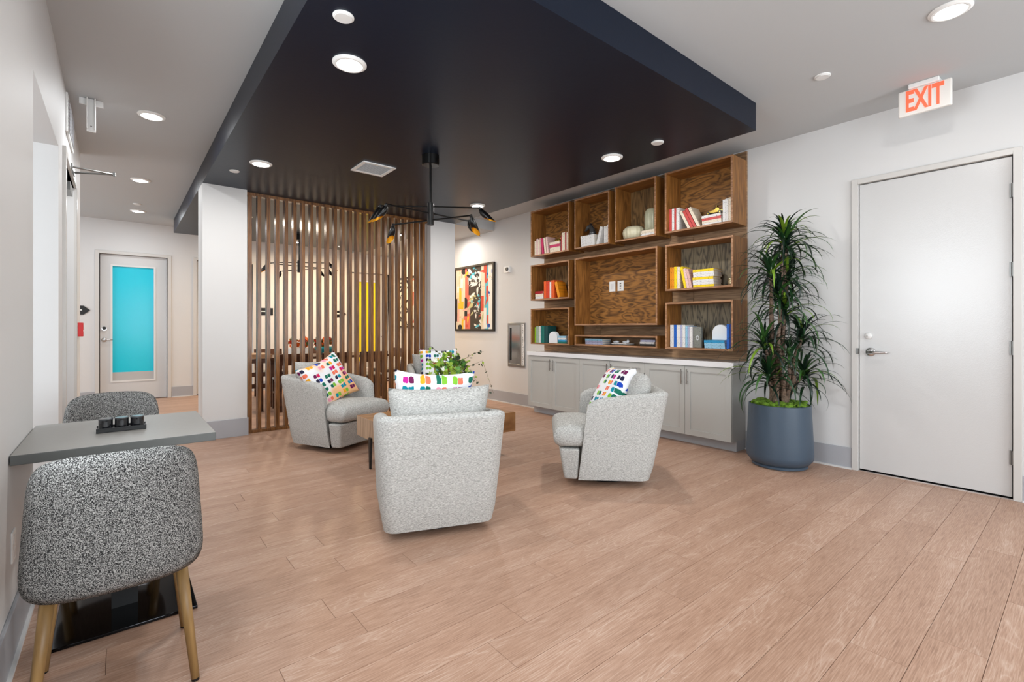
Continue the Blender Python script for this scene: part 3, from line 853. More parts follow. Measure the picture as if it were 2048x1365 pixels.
def arch(yc, z0, w, h, label, x=4.66):
    pts = [(yc - w / 2, z0)]
    r = w / 2
    for k in range(13):
        a = PI - PI * k / 12
        pts.append((yc + r * math.cos(a), z0 + h - r + r * math.sin(a)))
    pts.append((yc + w / 2, z0))
    o = MB((x, yc, z0)).prism(pts, x, x + 0.05, 'X').build('arch_ornament', M['arch'], bevel=0.003)
    tag(o, label, 'ornament')
arch(4.742, 1.0146, 0.165, 0.16, 'white arch-shaped bookend beside dark teal books', 4.625)
arch(2.395, 1.1012, 0.165, 0.155, 'white arch-shaped ornament on the light blue book stack', 4.68)

# ribbed ceramic jars
def ribbed(name, c, prof, label, nr=18, amp=0.05, col=(206, 200, 172)):
    mb = MB(c); n = nr * 4
    vs = []; fs = []
    for r, h in prof:
        for k in range(n):
            a = 2 * PI * k / n
            rr = r * (1 + amp * math.cos(nr * a) * (1 if 0 < h < prof[-1][1] else 0.3))
            vs.append((c[0] + rr * math.cos(a), c[1] + rr * math.sin(a), c[2] + h))
    for i in range(len(prof) - 1):
        for k in range(n):
            fs.append((i * n + k, i * n + (k + 1) % n, (i + 1) * n + (k + 1) % n, (i + 1) * n + k))
    fs.append(tuple(range(n))[::-1]); fs.append(tuple((len(prof) - 1) * n + k for k in range(n)))
    mb.add(vs, fs)
    o = mb.build(name, mat(name + '_glaze', col, 0.35, var=(14, 0.35)), smooth=True)
    return tag(o, label, 'jar')
ribbed('low_jar', (4.712, 3.46, 2.2656), [(0.085, 0), (0.118, 0.02), (0.13, 0.08), (0.122, 0.12), (0.09, 0.15), (0.05, 0.157), (0.045, 0.15)], 'low squat ribbed cream jar on the shelf floor', 16, 0.035)
ribbed('tall_jar', (4.712, 3.215, 2.3358), [(0.06, 0), (0.077, 0.02), (0.08, 0.1), (0.08, 0.18), (0.072, 0.22), (0.058, 0.24), (0.056, 0.246), (0.05, 0.246), (0.048, 0.23)], 'tall ribbed grey-green jar standing on two white books', 16, 0.04, (176, 176, 150))
# metallic jar
o = MB((4.70, 2.292, 1.6416)).lathe((4.70, 2.292, 1.6416), [(0.026, 0), (0.033, 0.008), (0.034, 0.04), (0.028, 0.055), (0.03, 0.06), (0.031, 0.07), (0.03, 0.073), (0.025, 0.073), (0.024, 0.06)], 20).build('metal_pot', mat('aged_silver', (168, 150, 118), 0.3, 0.8, var=(30, 0.4)), smooth=True)
tag(o, 'small hammered metal pot beside the yellow and white stack', 'pot')
# horse head of dark glass
def horse():
    c = Vector((4.70, 4.12, 2.4105))
    pts = [(0.0, 0.0), (0.01, 0.03), (0.015, 0.06), (0.0, 0.09), (-0.02, 0.115), (-0.03, 0.14)]
    t = thing('horse_head', 'dark glass horse head ornament on the white book stack', 'ornament', c)
    n = MB(); n.tube([(0, -0.02, 0), (0, -0.03, 0.04), (0, -0.022, 0.08), (0, 0.0, 0.115), (0, 0.03, 0.125)], [0.05, 0.042, 0.034, 0.027, 0.022], 12)
    n.build('neck', M['smoke'], t, smooth=True)
    n = MB(); n.tube([(0, 0.005, 0.13), (0, 0.04, 0.118), (0, 0.075, 0.09), (0, 0.092, 0.072)], [0.023, 0.027, 0.018, 0.014], 12)
    n.build('head', M['smoke'], t, smooth=True)
    for s in (-1, 1):
        n = MB(); n.tube([(s * 0.012, 0.0, 0.145), (s * 0.014, 0.005, 0.172)], [0.008, 0.001], 6); n.build('ear', M['smoke'], t)
    n = MB()
    for k in range(7):
        a = k / 6
        n.obox((0, -0.055 + 0.05 * a * a, 0.02 + 0.125 * a), (1, 0, 0), (0, 1, 0.6), (0, -0.6, 1), 0.006, 0.014, 0.011)
    n.build('mane', M['glassdark'], t)
horse()
# brass car
def car():
    c = (4.69, 2.448, 2.3725)
    t = thing('toy_car', 'brass vintage car model on the coral and white stack', 'model car', c)
    b = MB(); b.prism([(-0.085, 0.02), (0.085, 0.02), (0.088, 0.035), (0.04, 0.05), (0.0, 0.055), (-0.012, 0.075), (-0.04, 0.07), (-0.05, 0.052), (-0.085, 0.045)], -0.02, 0.02, 'X')
    b.build('car_body', M['brass'], t, bevel=0.003)
    b = MB(); b.obox((0, -0.02, 0.082), (1, 0, 0), (0, 1, 0.3), (0, -0.3, 1), 0.018, 0.002, 0.014); b.build('windscreen', M['brass'], t)
    for x in (-0.03, 0.03):
        for yy in (-0.062, 0.062):
            b = MB(); b.lathe((x - 0.005, yy, 0.0195), [(0.019, 0), (0.019, 0.01)], 18, axis='X'); w = b.build('wheel', M['black'], t)
            b = MB(); b.lathe((x - 0.007, yy, 0.0195), [(0.009, 0), (0.009, 0.014)], 12, axis='X'); b.build('hub', M['brass'], w)
car()
# small bronze ornament on the pink stack, white shells in the low box
def lump(name, c, blobs, m, label, cat='ornament'):
    mb = MB(c)
    for (dx, dy, dz, r0, r1, r2) in blobs: mb.ellip((c[0] + dx, c[1] + dy, c[2] + dz), (r0, r1, r2), 12, 8)
    return tag(mb.build(name, m, smooth=True), label, cat)
lump('bronze_bird', (4.69, 4.70, 2.4125), [(0, 0.0, 0.022, 0.022, 0.045, 0.022), (0, 0.05, 0.035, 0.013, 0.02, 0.014), (0, -0.05, 0.032, 0.01, 0.03, 0.008), (0, -0.035, 0.045, 0.012, 0.025, 0.012)], M['brass'], 'small bronze bird figure on the pink and cream stack')
lump('shell', (4.68, 3.69, 1.0425), [(0, 0, 0.014, 0.03, 0.035, 0.014), (0, 0.03, 0.012, 0.02, 0.02, 0.012)], M['arch'], 'rounded white shell, left one in the low wide box')
lump('shell', (4.68, 3.56, 1.0425), [(0, 0, 0.014, 0.03, 0.04, 0.014), (0, -0.035, 0.022, 0.012, 0.02, 0.02)], M['arch'], 'pointed white shell, right one in the low wide box')

# ------------------------------------------------------------------ right wall fittings
# framed collage print
def collage(name, X, y0, y1, z0, z1, label, palette_bands, seed, parent_dir=-1):
    c = (X, (y0 + y1) / 2, (z0 + z1) / 2)
    t = thing(name, label, 'picture', c)
    f = MB(c); w = 0.035
    f.box(X - 0.04, X, y0, y0 + w, z0, z1); f.box(X - 0.04, X, y1 - w, y1, z0, z1); f.box(X - 0.04, X, y0 + w, y1 - w, z0, z0 + w); f.box(X - 0.04, X, y0 + w, y1 - w, z1 - w, z1)
    f.build('frame', M['walnutframe'], t, bevel=0.002)
    rnd = random.Random(seed)
    mats = []; idx = {}
    def mi(cn):
        if cn not in idx:
            idx[cn] = len(mats); mats.append(mat('print_%d_%d_%d' % cn, cn, 0.6))
        return idx[cn]
    p = MB(c)
    Y0, Y1, Z0, Z1 = y0 + w, y1 - w, z0 + w, z1 - w
    W = Y1 - Y0; H = Z1 - Z0
    layer = [X - 0.020]
    def poly(pts, cn):
        layer[0] -= 0.00003
        vs = [(layer[0], Y1 - max(0, min(1, u)) * W, Z0 + max(0, min(1, v)) * H) for u, v in pts]
        p.add(vs, [tuple(range(len(vs)))], mi(cn))
    p.box(X - 0.020, X - 0.005, Y0, Y1, Z0, Z1, mi(palette_bands[0][2]))
    for (a, b, bg, fg, kinds, n) in palette_bands:
        poly([(a, 0), (b, 0), (b, 1), (a, 1)], bg)
        for i in range(n):
            cu = rnd.uniform(a, b); cv = rnd.uniform(0.02, 0.98); col = rnd.choice(fg)
            kind = rnd.choice(kinds)
            if kind == 'circle':
                r = rnd.uniform(0.03, 0.07)
                poly([(cu + r * math.cos(k * PI / 8), cv + r * 0.75 * math.sin(k * PI / 8)) for k in range(16)], col)
            elif kind == 'bar':
                ww = rnd.uniform(0.02, 0.05); hh = rnd.uniform(0.05, 0.2)
                poly([(cu - ww, cv - hh), (cu + ww, cv - hh), (cu + ww * 1.2, cv + hh), (cu - ww * 0.8, cv + hh)], col)
            elif kind == 'dash':
                poly([(cu - 0.03, cv - 0.012), (cu + 0.03, cv - 0.012), (cu + 0.03, cv + 0.012), (cu - 0.03, cv + 0.012)], col)
            elif kind == 'leaf':
                a0 = rnd.uniform(0, PI); L = rnd.uniform(0.06, 0.14); ww = L * 0.3
                ca, sa = math.cos(a0), math.sin(a0)
                pts = [(L, 0), (0.4 * L, ww), (-0.3 * L, ww * 0.8), (-L, 0), (-0.3 * L, -ww * 0.4), (0.4 * L, -ww)]
                poly([(cu + x * ca - y_ * sa, cv + (x * sa + y_ * ca) * 0.8) for x, y_ in pts], col)
            else:
                a0 = rnd.uniform(0, PI); ca, sa = math.cos(a0), math.sin(a0)
                pts = [(-0.06, -0.01), (-0.02, 0.03), (0.0, 0.0), (0.03, 0.04), (0.07, 0.02), (0.05, 0.0), (0.01, -0.02), (-0.01, 0.01)]
                poly([(cu + x * ca - y_ * sa, cv + (x * sa + y_ * ca) * 0.9) for x, y_ in pts], col)
    p.build('print', mats, t)
    return t
M['walnutframe'] = mat('black_brown_frame', (34, 27, 22), 0.4)
CR = (232, 216, 190); PK = (232, 176, 160); CO = (226, 110, 90); YE = (242, 190, 40); OL = (62, 52, 42); WH = (240, 236, 226); BL = (40, 80, 170); TE = (90, 190, 210); LG = (200, 196, 140); RE = (214, 74, 50); BK = (24, 24, 28); GN = (150, 150, 150)
collage('framed_print', XR, 6.405, 7.62, 1.17, 2.342, 'large dark-framed abstract collage print on the wall beside the column',
        [(0.0, 0.26, CR, (PK, CR, WH, YE, BK, (224, 196, 160)), ('bar', 'dash', 'circle', 'bar'), 26), (0.26, 0.40, CO, (YE, PK, CO, BK, RE), ('leaf', 'bar', 'circle'), 14),
         (0.40, 0.80, OL, (WH, WH, WH, RE, BK, LG, TE), ('leaf', 'zig', 'zig', 'leaf'), 60), (0.70, 0.79, CR, (CR, YE, RE, LG), ('leaf', 'bar'), 9),
         (0.80, 0.89, TE, (OL, TE, RE, WH), ('bar', 'leaf'), 10), (0.89, 1.0, WH, (BL, BL, WH, CR, BK), ('bar', 'zig', 'circle'), 9)], 11)
collage('framed_print', XR, 9.07, 10.07, 1.24, 2.34, 'black framed black and white print seen through the slats',
        [(0.0, 0.6, WH, (BK, BK, OL), ('zig', 'leaf', 'dash'), 60), (0.6, 1.0, WH, (RE, CO, BK), ('leaf', 'bar'), 20)], 4)

# extinguisher cabinet
c = (XR, 5.845, 0.95)
t = thing('extinguisher_cabinet', 'recessed stainless steel extinguisher cabinet with clear door beside the cabinets', 'cabinet', c)
f = MB(c); y0, y1, z0, z1 = 5.634, 6.055, 0.605, 1.305; w = 0.035
f.box(XR - 0.018, XR, y0, y0 + 0.115, z0, z1); f.box(XR - 0.018, XR, y1 - w, y1, z0, z1); f.box(XR - 0.018, XR, y0 + 0.115, y1 - w, z0, z0 + w * 1.3); f.box(XR - 0.018, XR, y0 + 0.115, y1 - w, z1 - w, z1)
f.build('frame', M['steel'], t, bevel=0.004)
MB(c).box(XR - 0.004, XR - 0.0005, y0 + 0.115, y1 - w, z0 + w, z1 - w).build('inner_panel', mat('steel_dark', (120, 120, 120), 0.25, 0.9, var=(4, 0.3)), t)
MB(c).box(XR - 0.012, XR - 0.009, y0 + 0.115, y1 - w, z0 + w, z1 - w).build('door_pane', mat('pane_sheen', (190, 192, 194), 0.12, 0.85), t)
MB(c).box(XR - 0.022, XR - 0.018, y1 - 0.085, y1 - 0.06, z0 + 0.1, z1 - 0.08).build('pull_slot', M['black'], t)
lb = MB(c).box(XR - 0.0195, XR - 0.018, y0 + 0.012, y0 + 0.072, z0 + 0.03, z1 - 0.02).build('label_strip', M['white'], t)
s_ = 'FIRE EXTINGUISHER'
for i, ch in enumerate(s_):
    if ch == ' ': continue
    o = text(ch, 0.040, M['black'], t, 'letter', 0.0004)
    o.rotation_euler = (R(90), 0, R(-90)); o.location = (-0.0200, (y0 + 0.042) - 5.845, z1 - 0.045 - i * 0.0375 - 0.95)

# strobe on the wall
c = (XR, 6.07, 2.18)
t = thing('alarm_strobe', 'small white alarm strobe on the wall right of the framed print', 'alarm', c)
MB(c).box(XR - 0.035, XR, 6.00, 6.145, 2.125, 2.225).build('housing', M['white'], t, bevel=0.006)
MB(c).lathe((XR - 0.05, 6.05, 2.178), [(0.026, 0), (0.034, 0.015)], 20, axis='X').build('lens', M['smoke'], t)

# exit sign
c = (4.53, 0.79, CE)
t = thing('exit_sign', 'white ceiling exit sign with glowing red-orange letters above the exit door', 'sign', c)
MB(c).box(4.50, 4.60, 0.70, 0.875, 2.985, CE - 0.0005).build('canopy', M['white'], t, bevel=0.006)
MB(c).box(4.515, 4.545, 0.635, 0.935, 2.795, 2.985).build('sign_body', M['exitface'], t, bevel=0.008)
o = text('EXIT', 0.21, M['exitred'], t, 'exit_lettering', 0.0008, sx=0.50, bold=0.006)
o.rotation_euler = (R(90), 0, R(-90)); o.location = (-0.0165, -0.005, -0.13)

# outlet on the left wall
c = (XL, 2.58, 0.40)
t = thing('wall_outlet', 'white double outlet plate low on the left wall behind the near chair', 'outlet', c)
MB(c).box(XL, XL + 0.006, 2.545, 2.615, 0.345, 0.46).build('plate', M['white'], t, bevel=0.002)
for zz in (0.378, 0.427):
    MB(c).box(XL + 0.006, XL + 0.008, 2.563, 2.597, zz - 0.015, zz + 0.015).build('socket', M['whitem'], t)

# fire alarm pull station on the left wall end
c = (XL, 6.32, 1.2)
t = thing('fire_alarm_pull', 'small red fire alarm pull station at the far end of the left wall', 'alarm', c)
MB(c).box(XL, XL + 0.04, 6.26, 6.38, 1.14, 1.275).build('housing', M['red'], t, bevel=0.004)
MB(c).box(XL + 0.04, XL + 0.046, 6.28, 6.36, 1.19, 1.205).build('pull_bar', M['white'], t)
# return-air grille high on the left wall
c = (XL, 5.2, 2.86)
t = thing('wall_grille', 'narrow pale vent grille high on the left wall above the door', 'vent', c)
MB(c).box(XL, XL + 0.014, 4.88, 5.5, 2.70, 2.99).build('frame', M['whitem'], t, bevel=0.003)
for k in range(9):
    MB(c).box(XL + 0.014, XL + 0.02, 4.92, 5.46, 2.73 + k * 0.026, 2.742 + k * 0.026).build('louvre', M['base'], t)
# ceiling bracket
c = (-0.167, 5.015, CE)
t = thing('ceiling_bracket', 'white slotted metal bracket hanging from the ceiling by the left wall', 'bracket', c, rz=0)
MB(c).box(-0.24, -0.095, 5.0, 5.012, CE - 0.05, CE - 0.0005).build('mounting_plate', M['whitem'], t, bevel=0.002)
b = MB(c); b.box(-0.195, -0.14, 4.985, 5.0, 2.76, CE - 0.003); b.box(-0.195, -0.187, 4.955, 4.985, 2.775, CE - 0.003); b.box(-0.148, -0.14, 4.955, 4.985, 2.775, CE - 0.003)
b.build('stem', M['whitem'], t, bevel=0.002)
MB(c).tube([(-0.168, 4.985, 2.80), (-0.168, 4.979, 2.80)], 0.006, 10).build('screw', M['chrome'], t)

# black room signs on the back wall
def room_sign(x0, x1, z0, z1, label, tip=None):
    c = ((x0 + x1) / 2, YB, (z0 + z1) / 2)
    t = thing('room_sign', label, 'sign', c)
    pts = [(x0, z0), (x1, z0), (x1, z1), (x0, z1)] if not tip else [(x0, z0), (x1 - 0.08, z0), (x1, (z0 + z1) / 2), (x1 - 0.08, z1), (x0, z1)]
    MB(c).prism(pts, YB - 0.012, YB - 0.0005, 'Y').build('sign_plate', M['black'], t)
    MB(c).box(x0 + 0.03, (x0 + x1) / 2 + 0.03, YB - 0.014, YB - 0.012, (z0 + z1) / 2 - 0.008, (z0 + z1) / 2 + 0.012).build('white_line', M['white'], t)
room_sign(-0.62, -0.36, 1.44, 1.585, 'black pointed room sign left of the cyan glass door', True)
room_sign(2.10, 2.36, 1.48, 1.62, 'square-ended black room sign seen through the leftmost slats')
room_sign(3.55, 3.82, 1.46, 1.60, 'black pointed room sign left of the yellow glass door', True)

# ------------------------------------------------------------------ ceiling fittings
def downlight(x, y, zc, label, group, r=0.098, power=9, col=(1.0, 0.97, 0.93), warm=False):
    t = thing('downlight', label, 'ceiling light', (x, y, zc), group=group)
    t_ = MB(); t_.lathe((0, 0, 0), [(r, -0.0005), (r, -0.006), (r * 0.86, -0.014), (r * 0.76, -0.014), (r * 0.74, -0.004), (r * 0.74, -0.0005)], 32)
    t_.build('trim_ring', M['white'], t, smooth=False)
    l = MB(); l.lathe((0, 0, 0), [(r * 0.73, -0.0145), (r * 0.55, -0.018), (0.001, -0.02)], 28)
    l.build('lens', M['lenswarm'] if warm else M['lens'], t)
    a_ = area('lamp', (0, 0, -0.026), (0, 0, 0), r * 1.4, r * 1.4, power, col, shape='DISK', parent=t)
    return t
G1 = 'recessed lights in the navy ceiling'
downlight(1.062, 2.818, DZ, 'recessed downlight nearest the camera in the navy ceiling', G1)
downlight(1.05, 5.063, DZ, 'recessed downlight in the navy ceiling in front of the left column', G1, power=13)
downlight(3.518, 2.828, DZ, 'recessed downlight in the navy ceiling before the topmost box shelves', G1, power=16)
downlight(3.557, 5.028, DZ, 'recessed downlight in the navy ceiling right beside the black chandelier', G1, power=14)
downlight(3.631, 0.517, CE, 'recessed downlight in the pale ceiling at the upper right corner', 'recessed lights in the pale ceiling')
G2 = 'recessed lights in the hallway ceiling'
downlight(0.213, 5.058, CE, 'nearest of three hallway ceiling downlights', G2, col=(0.93, 0.97, 1.0), power=11)
downlight(0.202, 7.34, CE, 'middle one of three hallway ceiling downlights', G2, col=(0.93, 0.97, 1.0), power=11)
downlight(0.226, 9.30, CE, 'farthest of three hallway ceiling downlights, before the cyan door', G2, col=(0.93, 0.97, 1.0), power=11)
G3 = 'warm lights of the dining area'
WARM = (1.0, 0.72, 0.42)
downlight(3.65, 7.41, DZ, 'warm downlight seen through the right end of the slats, upper one', G3, 0.06, 16, WARM, True)
downlight(4.38, 9.3, 2.868, 'warm downlight seen through the right end of the slats, lower one', G3, 0.06, 16, WARM, True)
downlight(3.30, 9.2, DZ, 'warm downlight seen through the slats above the yellow door', G3, 0.06, 30, WARM, True)
downlight(4.45, 7.15, 2.868, 'downlight over the framed collage print, behind the chandelier', G3, 0.08, 9, (1.0, 0.95, 0.9))
downlight(1.4, 7.6, DZ, 'recessed light over the near left end of the dining area', G3, 0.07, 10, (1.0, 0.88, 0.74))
downlight(2.5, 9.25, DZ, 'warm recessed light over the far side of the dining area', G3, 0.07, 22, (1.0, 0.80, 0.58))

def disc(x, y, zc, r, label, cat, name):
    t = thing(name, label, cat, (x, y, zc))
    MB().lathe((0, 0, 0), [(r, -0.0005), (r, -0.005), (r * 0.9, -0.009), (0.002, -0.010)], 28).build('cover_plate', M['white'], t)
    MB().lathe((0, 0, 0), [(r * 0.82, -0.0095), (r * 0.8, -0.0125), (0.002, -0.013)], 24).build('center_plate', M['whitem'], t)
disc(0.878, 2.413, DZ, 0.052, 'white round cover plate in the navy ceiling above the nearest downlight', 'cover plate', 'sprinkler_cover')
disc(0.895, 5.473, DZ, 0.045, 'small white round cover plate at the far left edge of the navy ceiling', 'cover plate', 'sprinkler_cover')
disc(3.533, 2.355, DZ, 0.052, 'small white round cover plate in the navy ceiling above the top right box', 'cover plate', 'sprinkler_cover')
disc(3.876, 1.231, CE, 0.05, 'white round cover plate in the pale ceiling left of the exit sign', 'cover plate', 'sprinkler_cover')
disc(0.202, 8.787, CE, 0.05, 'small white cover plate between the two farthest hallway downlights', 'cover plate', 'sprinkler_cover')

t = thing('ceiling_vent', 'square white air vent in the navy ceiling beside the chandelier', 'vent', (1.945, 4.53, DZ))
s = 0.165
f = MB()
f.box(-s, s, -s, -s + 0.03, -0.01, -0.0005); f.box(-s, s, s - 0.03, s, -0.01, -0.0005); f.box(-s, -s + 0.03, -s + 0.03, s - 0.03, -0.01, -0.0005); f.box(s - 0.03, s, -s + 0.03, s - 0.03, -0.01, -0.0005)
f.build('frame', M['white'], t)
MB().box(-s + 0.03, s - 0.03, -s + 0.03, s - 0.03, -0.002, -0.0005).build('backing', M['base'], t)
for k in range(13):
    yy = -s + 0.045 + k * 0.02
    MB().obox((0, yy, -0.006), (1, 0, 0), (0, 1, 0.5), (0, -0.5, 1), s - 0.03, 0.007, 0.0008).build('louvre', M['white'], t)

# ------------------------------------------------------------------ chandeliers
def shade_mesh():
    """Scoop lamp shade hanging down from the origin, slanted open mouth, black outside, gold inside."""
    n = 20; L = 0.185; r0 = 0.012; r1 = 0.036
    vs = []; fs = []; mi = []
    rings = 9
    def ring(rad_s, inner):
        out = []
        for i in range(rings):
            f = i / (rings - 1)
            row = []
            for k in range(n):
                a = 2 * PI * k / n
                r = (r0 + (r1 - r0) * math.sin(min(1, f * 1.5) * PI / 2)) * rad_s
                zend = L * (0.76 + 0.24 * math.cos(a))
                z = -(zend * f) - (0.004 if inner and i == 0 else 0)
                row.append((r * math.cos(a) + 0.018 * f * f, r * math.sin(a) * 0.9, z))
            out.append(row)
        return out
    o = ring(1.0, False); i_ = ring(0.90, True)
    m = MB()
    for rr, s in ((o, 0), (i_, 1)):
        vs = [v for r in rr for v in r]; fs = []
        for i in range(rings - 1):
            for k in range(n): fs.append((i * n + k, i * n + (k + 1) % n, (i + 1) * n + (k + 1) % n, (i + 1) * n + k))
        fs.append(tuple(range(n)))
        m.add(vs, fs, s)
    vs = o[-1] + i_[-1]
    m.add(vs, [(k, (k + 1) % n, n + (k + 1) % n, n + k) for k in range(n)], 1)
    me = bpy.data.meshes.new('lamp_shade'); me.from_pydata(m.v, [], m.f)
    me.materials.append(M['shadeblack']); me.materials.append(M['gold'])
    me.polygons.foreach_set('material_index', m.m); me.polygons.foreach_set('use_smooth', [True] * len(m.f))
    return me
SHADE = shade_mesh()
def chandelier(loc, label, zhub, rods, stem_z):
    t = thing('chandelier', label, 'chandelier', loc)
    x, y, z = loc
    MB().lathe((0, 0, 0), [(0.078, -0.0005), (0.078, -0.085), (0.07, -0.09)], 32).build('canopy', M['shadeblack'], t)
    MB().tube([(0, 0, -0.085), (0, 0, zhub[0] - z)], 0.011, 12).build('stem', M['shadeblack'], t)
    MB().tube([(0, 0, zhub[0] - z + 0.0), (0, 0, zhub[1] - z)], 0.030, 20).build('hub', M['shadeblack'], t)
    for (zr, ang, L, sh) in rods:
        dx, dy = math.cos(ang), math.sin(ang)
        rod = MB().tube([(-dx * L, -dy * L, zr - z), (dx * L, dy * L, zr - z)], 0.0075, 10).build('rod', M['shadeblack'], t)
        for s, (rx, ry, rz) in zip((-1, 1), sh):
            k = MB().ellip((s * dx * L, s * dy * L, zr - z), (0.012, 0.012, 0.012)).build('joint', M['shadeblack'], t, smooth=True)
            so = link_mesh('lamp_shade', SHADE, t, loc=(s * dx * L, s * dy * L, zr - z - 0.004), rot=(rx, ry, rz))
    return t
chandelier((2.204, 3.858, DZ), 'black rod chandelier with six gold-lined shades over the lounge', (2.365, 2.165),
           [(2.332, math.atan2(-0.248, 0.361), 0.45, ((0, R(-20), R(150)), (0, R(-34), R(-39)))),
            (2.273, math.atan2(0.04, 0.45), 0.45, ((0, R(-26), R(140)), (0, R(-22), R(-50)))),
            (2.209, math.atan2(-0.364, 0.171), 0.43, ((0, R(-16), R(95)), (0, R(-22), R(20))))], 0)
chandelier((2.36, 8.55, DZ), 'black rod chandelier over the dining table behind the slats', (2.365, 2.165),
           [(2.332, math.atan2(-0.248, 0.361), 0.5, ((0, R(-30), R(140)), (0, R(-30), R(-40)))),
            (2.273, math.atan2(0.04, 0.45), 0.5, ((0, R(-20), R(160)), (0, R(-20), R(-30)))),
            (2.209, math.atan2(-0.364, 0.171), 0.45, ((0, R(-25), R(120)), (0, R(-25), R(-50))))], 0)

# ------------------------------------------------------------------ armchairs
def armchair_parts():
    t = thing('swivel_armchair', '', 'armchair', (0, 0, 0))
    # shell: back and arms as one padded U
    def outer(sf, hh):
        """point and normal on the outer plan curve; sf in 0..1, from the right arm front round the back to the left arm front"""
        W = 0.335 + 0.035 * hh; B = -0.36 - 0.13 * hh; F = 0.20 - 0.08 * hh; r = 0.085
        segs = []
        l1 = (F - (B + r)); a1 = PI / 2 * r; l2 = 2 * (W - r)
        tot = 2 * l1 + 2 * a1 + l2; d = sf * tot
        if d <= l1: return Vector((W, F - d, 0)), Vector((1, 0, 0))
        d -= l1
        if d <= a1:
            a = d / r; return Vector((W - r + r * math.cos(a), B + r - r * math.sin(a), 0)), Vector((math.cos(a), -math.sin(a), 0))
        d -= a1
        if d <= l2: return Vector((W - r - d, B, 0)), Vector((0, -1, 0))
        d -= l2
        if d <= a1:
            a = PI / 2 - d / r; return Vector((-W + r - r * math.cos(a), B + r - r * math.sin(a), 0)), Vector((-math.cos(a), -math.sin(a), 0))
        d -= a1
        return Vector((-W, B + r + d, 0)), Vector((-1, 0, 0))
    N = 60
    TH = 0.085
    vs = []; fs = []
    prof_n = 0
    for i in range(N + 1):
        sf = i / N
        e = min(sf, 1 - sf)              # 0 at arm fronts
        top = 0.665 + 0.075 * min(1, e / 0.30) ** 0.8
        drop = 0.0
        if e < 0.05: drop = 0.035 * (1 - e / 0.05) ** 2
        top -= drop
        thk = TH * (0.75 + 0.25 * min(1, e / 0.04))
        ring = []
        for hh_i in range(8):
            z = 0.055 + (top - 0.035 - 0.055) * hh_i / 7
            p, n = outer(sf, (z - 0.055) / 0.68)
            ring.append(Vector((p.x, p.y, z)) - n * (0.012 if hh_i == 0 else 0))
        p, n = outer(sf, (top - 0.055) / 0.68)
        for k in range(1, 6):
            a = PI * k / 6
            ring.append(Vector((p.x, p.y, top - 0.035 + 0.035 * math.sin(a))) - n * (thk / 2 - thk / 2 * math.cos(a)))
        for hh_i in range(4):
            z = (top - 0.035) + (0.20 - (top - 0.035)) * hh_i / 3
            p2, n2 = outer(sf, 0.8 if z > 0.4 else 0.55)
            ring.append(Vector((p2.x, p2.y, z)) - n * thk)
        prof_n = len(ring)
        vs += ring
    for i in range(N):
        for k in range(prof_n - 1):
            fs.append((i * prof_n + k, (i + 1) * prof_n + k, (i + 1) * prof_n + k + 1, i * prof_n + k + 1))
    fs.append(tuple(range(prof_n))); fs.append(tuple(N * prof_n + k for k in range(prof_n))[::-1])
    m = MB(); m.add(vs, fs)
    o = m.build('back_and_arms', M['boucle'], t, smooth=True, bevel=0.022, seg=3)
    o.modifiers['bevel'].angle_limit = R(55)
    # seat base between the arms
    m = MB()
    m.add([(-0.285, -0.3, 0.055), (0.285, -0.3, 0.055), (0.285, 0.27, 0.055), (-0.285, 0.27, 0.055), (-0.30, -0.3, 0.30), (0.30, -0.3, 0.30), (0.325, 0.31, 0.30), (-0.325, 0.31, 0.30)],
          [(0, 1, 2, 3), (4, 5, 6, 7), (0, 1, 5, 4), (1, 2, 6, 5), (2, 3, 7, 6), (3, 0, 4, 7)])
    # keep the base inside the arms: narrow behind the arm fronts
    m = MB()
    poly_b = [(-0.235, -0.27), (0.235, -0.27), (0.235, 0.185), (0.315, 0.205), (0.30, 0.305), (-0.30, 0.305), (-0.315, 0.205), (-0.235, 0.185)]
    poly_t = [(-0.245, -0.30), (0.245, -0.30), (0.245, 0.175), (0.345, 0.195), (0.335, 0.345), (-0.335, 0.345), (-0.345, 0.195), (-0.245, 0.175)]
    n = len(poly_b)
    m.add([(x, y, 0.055) for x, y in poly_b] + [(x, y, 0.295) for x, y in poly_t], [tuple(range(n)), tuple(range(n, 2 * n))] + [(i, (i + 1) % n, n + (i + 1) % n, n + i) for i in range(n)])
    m.build('seat_base', M['boucle'], t, smooth=False, bevel=0.018, seg=3)
    # seat cushion (T-shaped), built as a lofted rounded slab
    m = MB(); nx, ny = 24, 20
    def wid(v):
        y_ = -0.30 + 0.70 * v
        s = max(0, min(1, (y_ - 0.12) / 0.05)); return 0.25 + 0.095 * s * s * (3 - 2 * s)
    top = []; bot = []
    for j in range(ny + 1):
        v = j / ny; y_ = -0.30 + 0.69 * v
        for i in range(nx + 1):
            u = math.sin(PI / 2 * (-1 + 2 * i / nx)); v = 0.5 - 0.5 * math.cos(PI * j / ny); y_ = -0.30 + 0.69 * v
            ed = max(0.0, 1 - abs(u) ** 16) ** 0.5 * max(0.0, 1 - abs(2 * v - 1) ** 16) ** 0.5
            crown = 0.03 * (1 - u * u) * (1 - (2 * v - 1) ** 2)
            x_ = u * wid(v) * (1 - 0.04 * max(0, v - 0.9) * 10 * abs(u))
            top.append((x_, y_, 0.385 + 0.078 * ed + crown)); bot.append((x_, y_, 0.385 - 0.083 * ed))
    A = (nx + 1) * (ny + 1); fs = []
    for j in range(ny):
        for i in range(nx):
            q = j * (nx + 1) + i
            fs.append((q, q + 1, q + nx + 2, q + nx + 1)); fs.append((A + q, A + q + nx + 1, A + q + nx + 2, A + q + 1))
    m.add(top + bot, fs)
    m.build('seat_cushion', M['boucle'], t, smooth=True)
    # loose back cushion
    cm = cushion_mesh(0.60, 0.44, 0.20, M['boucle'], 'back_cushion')
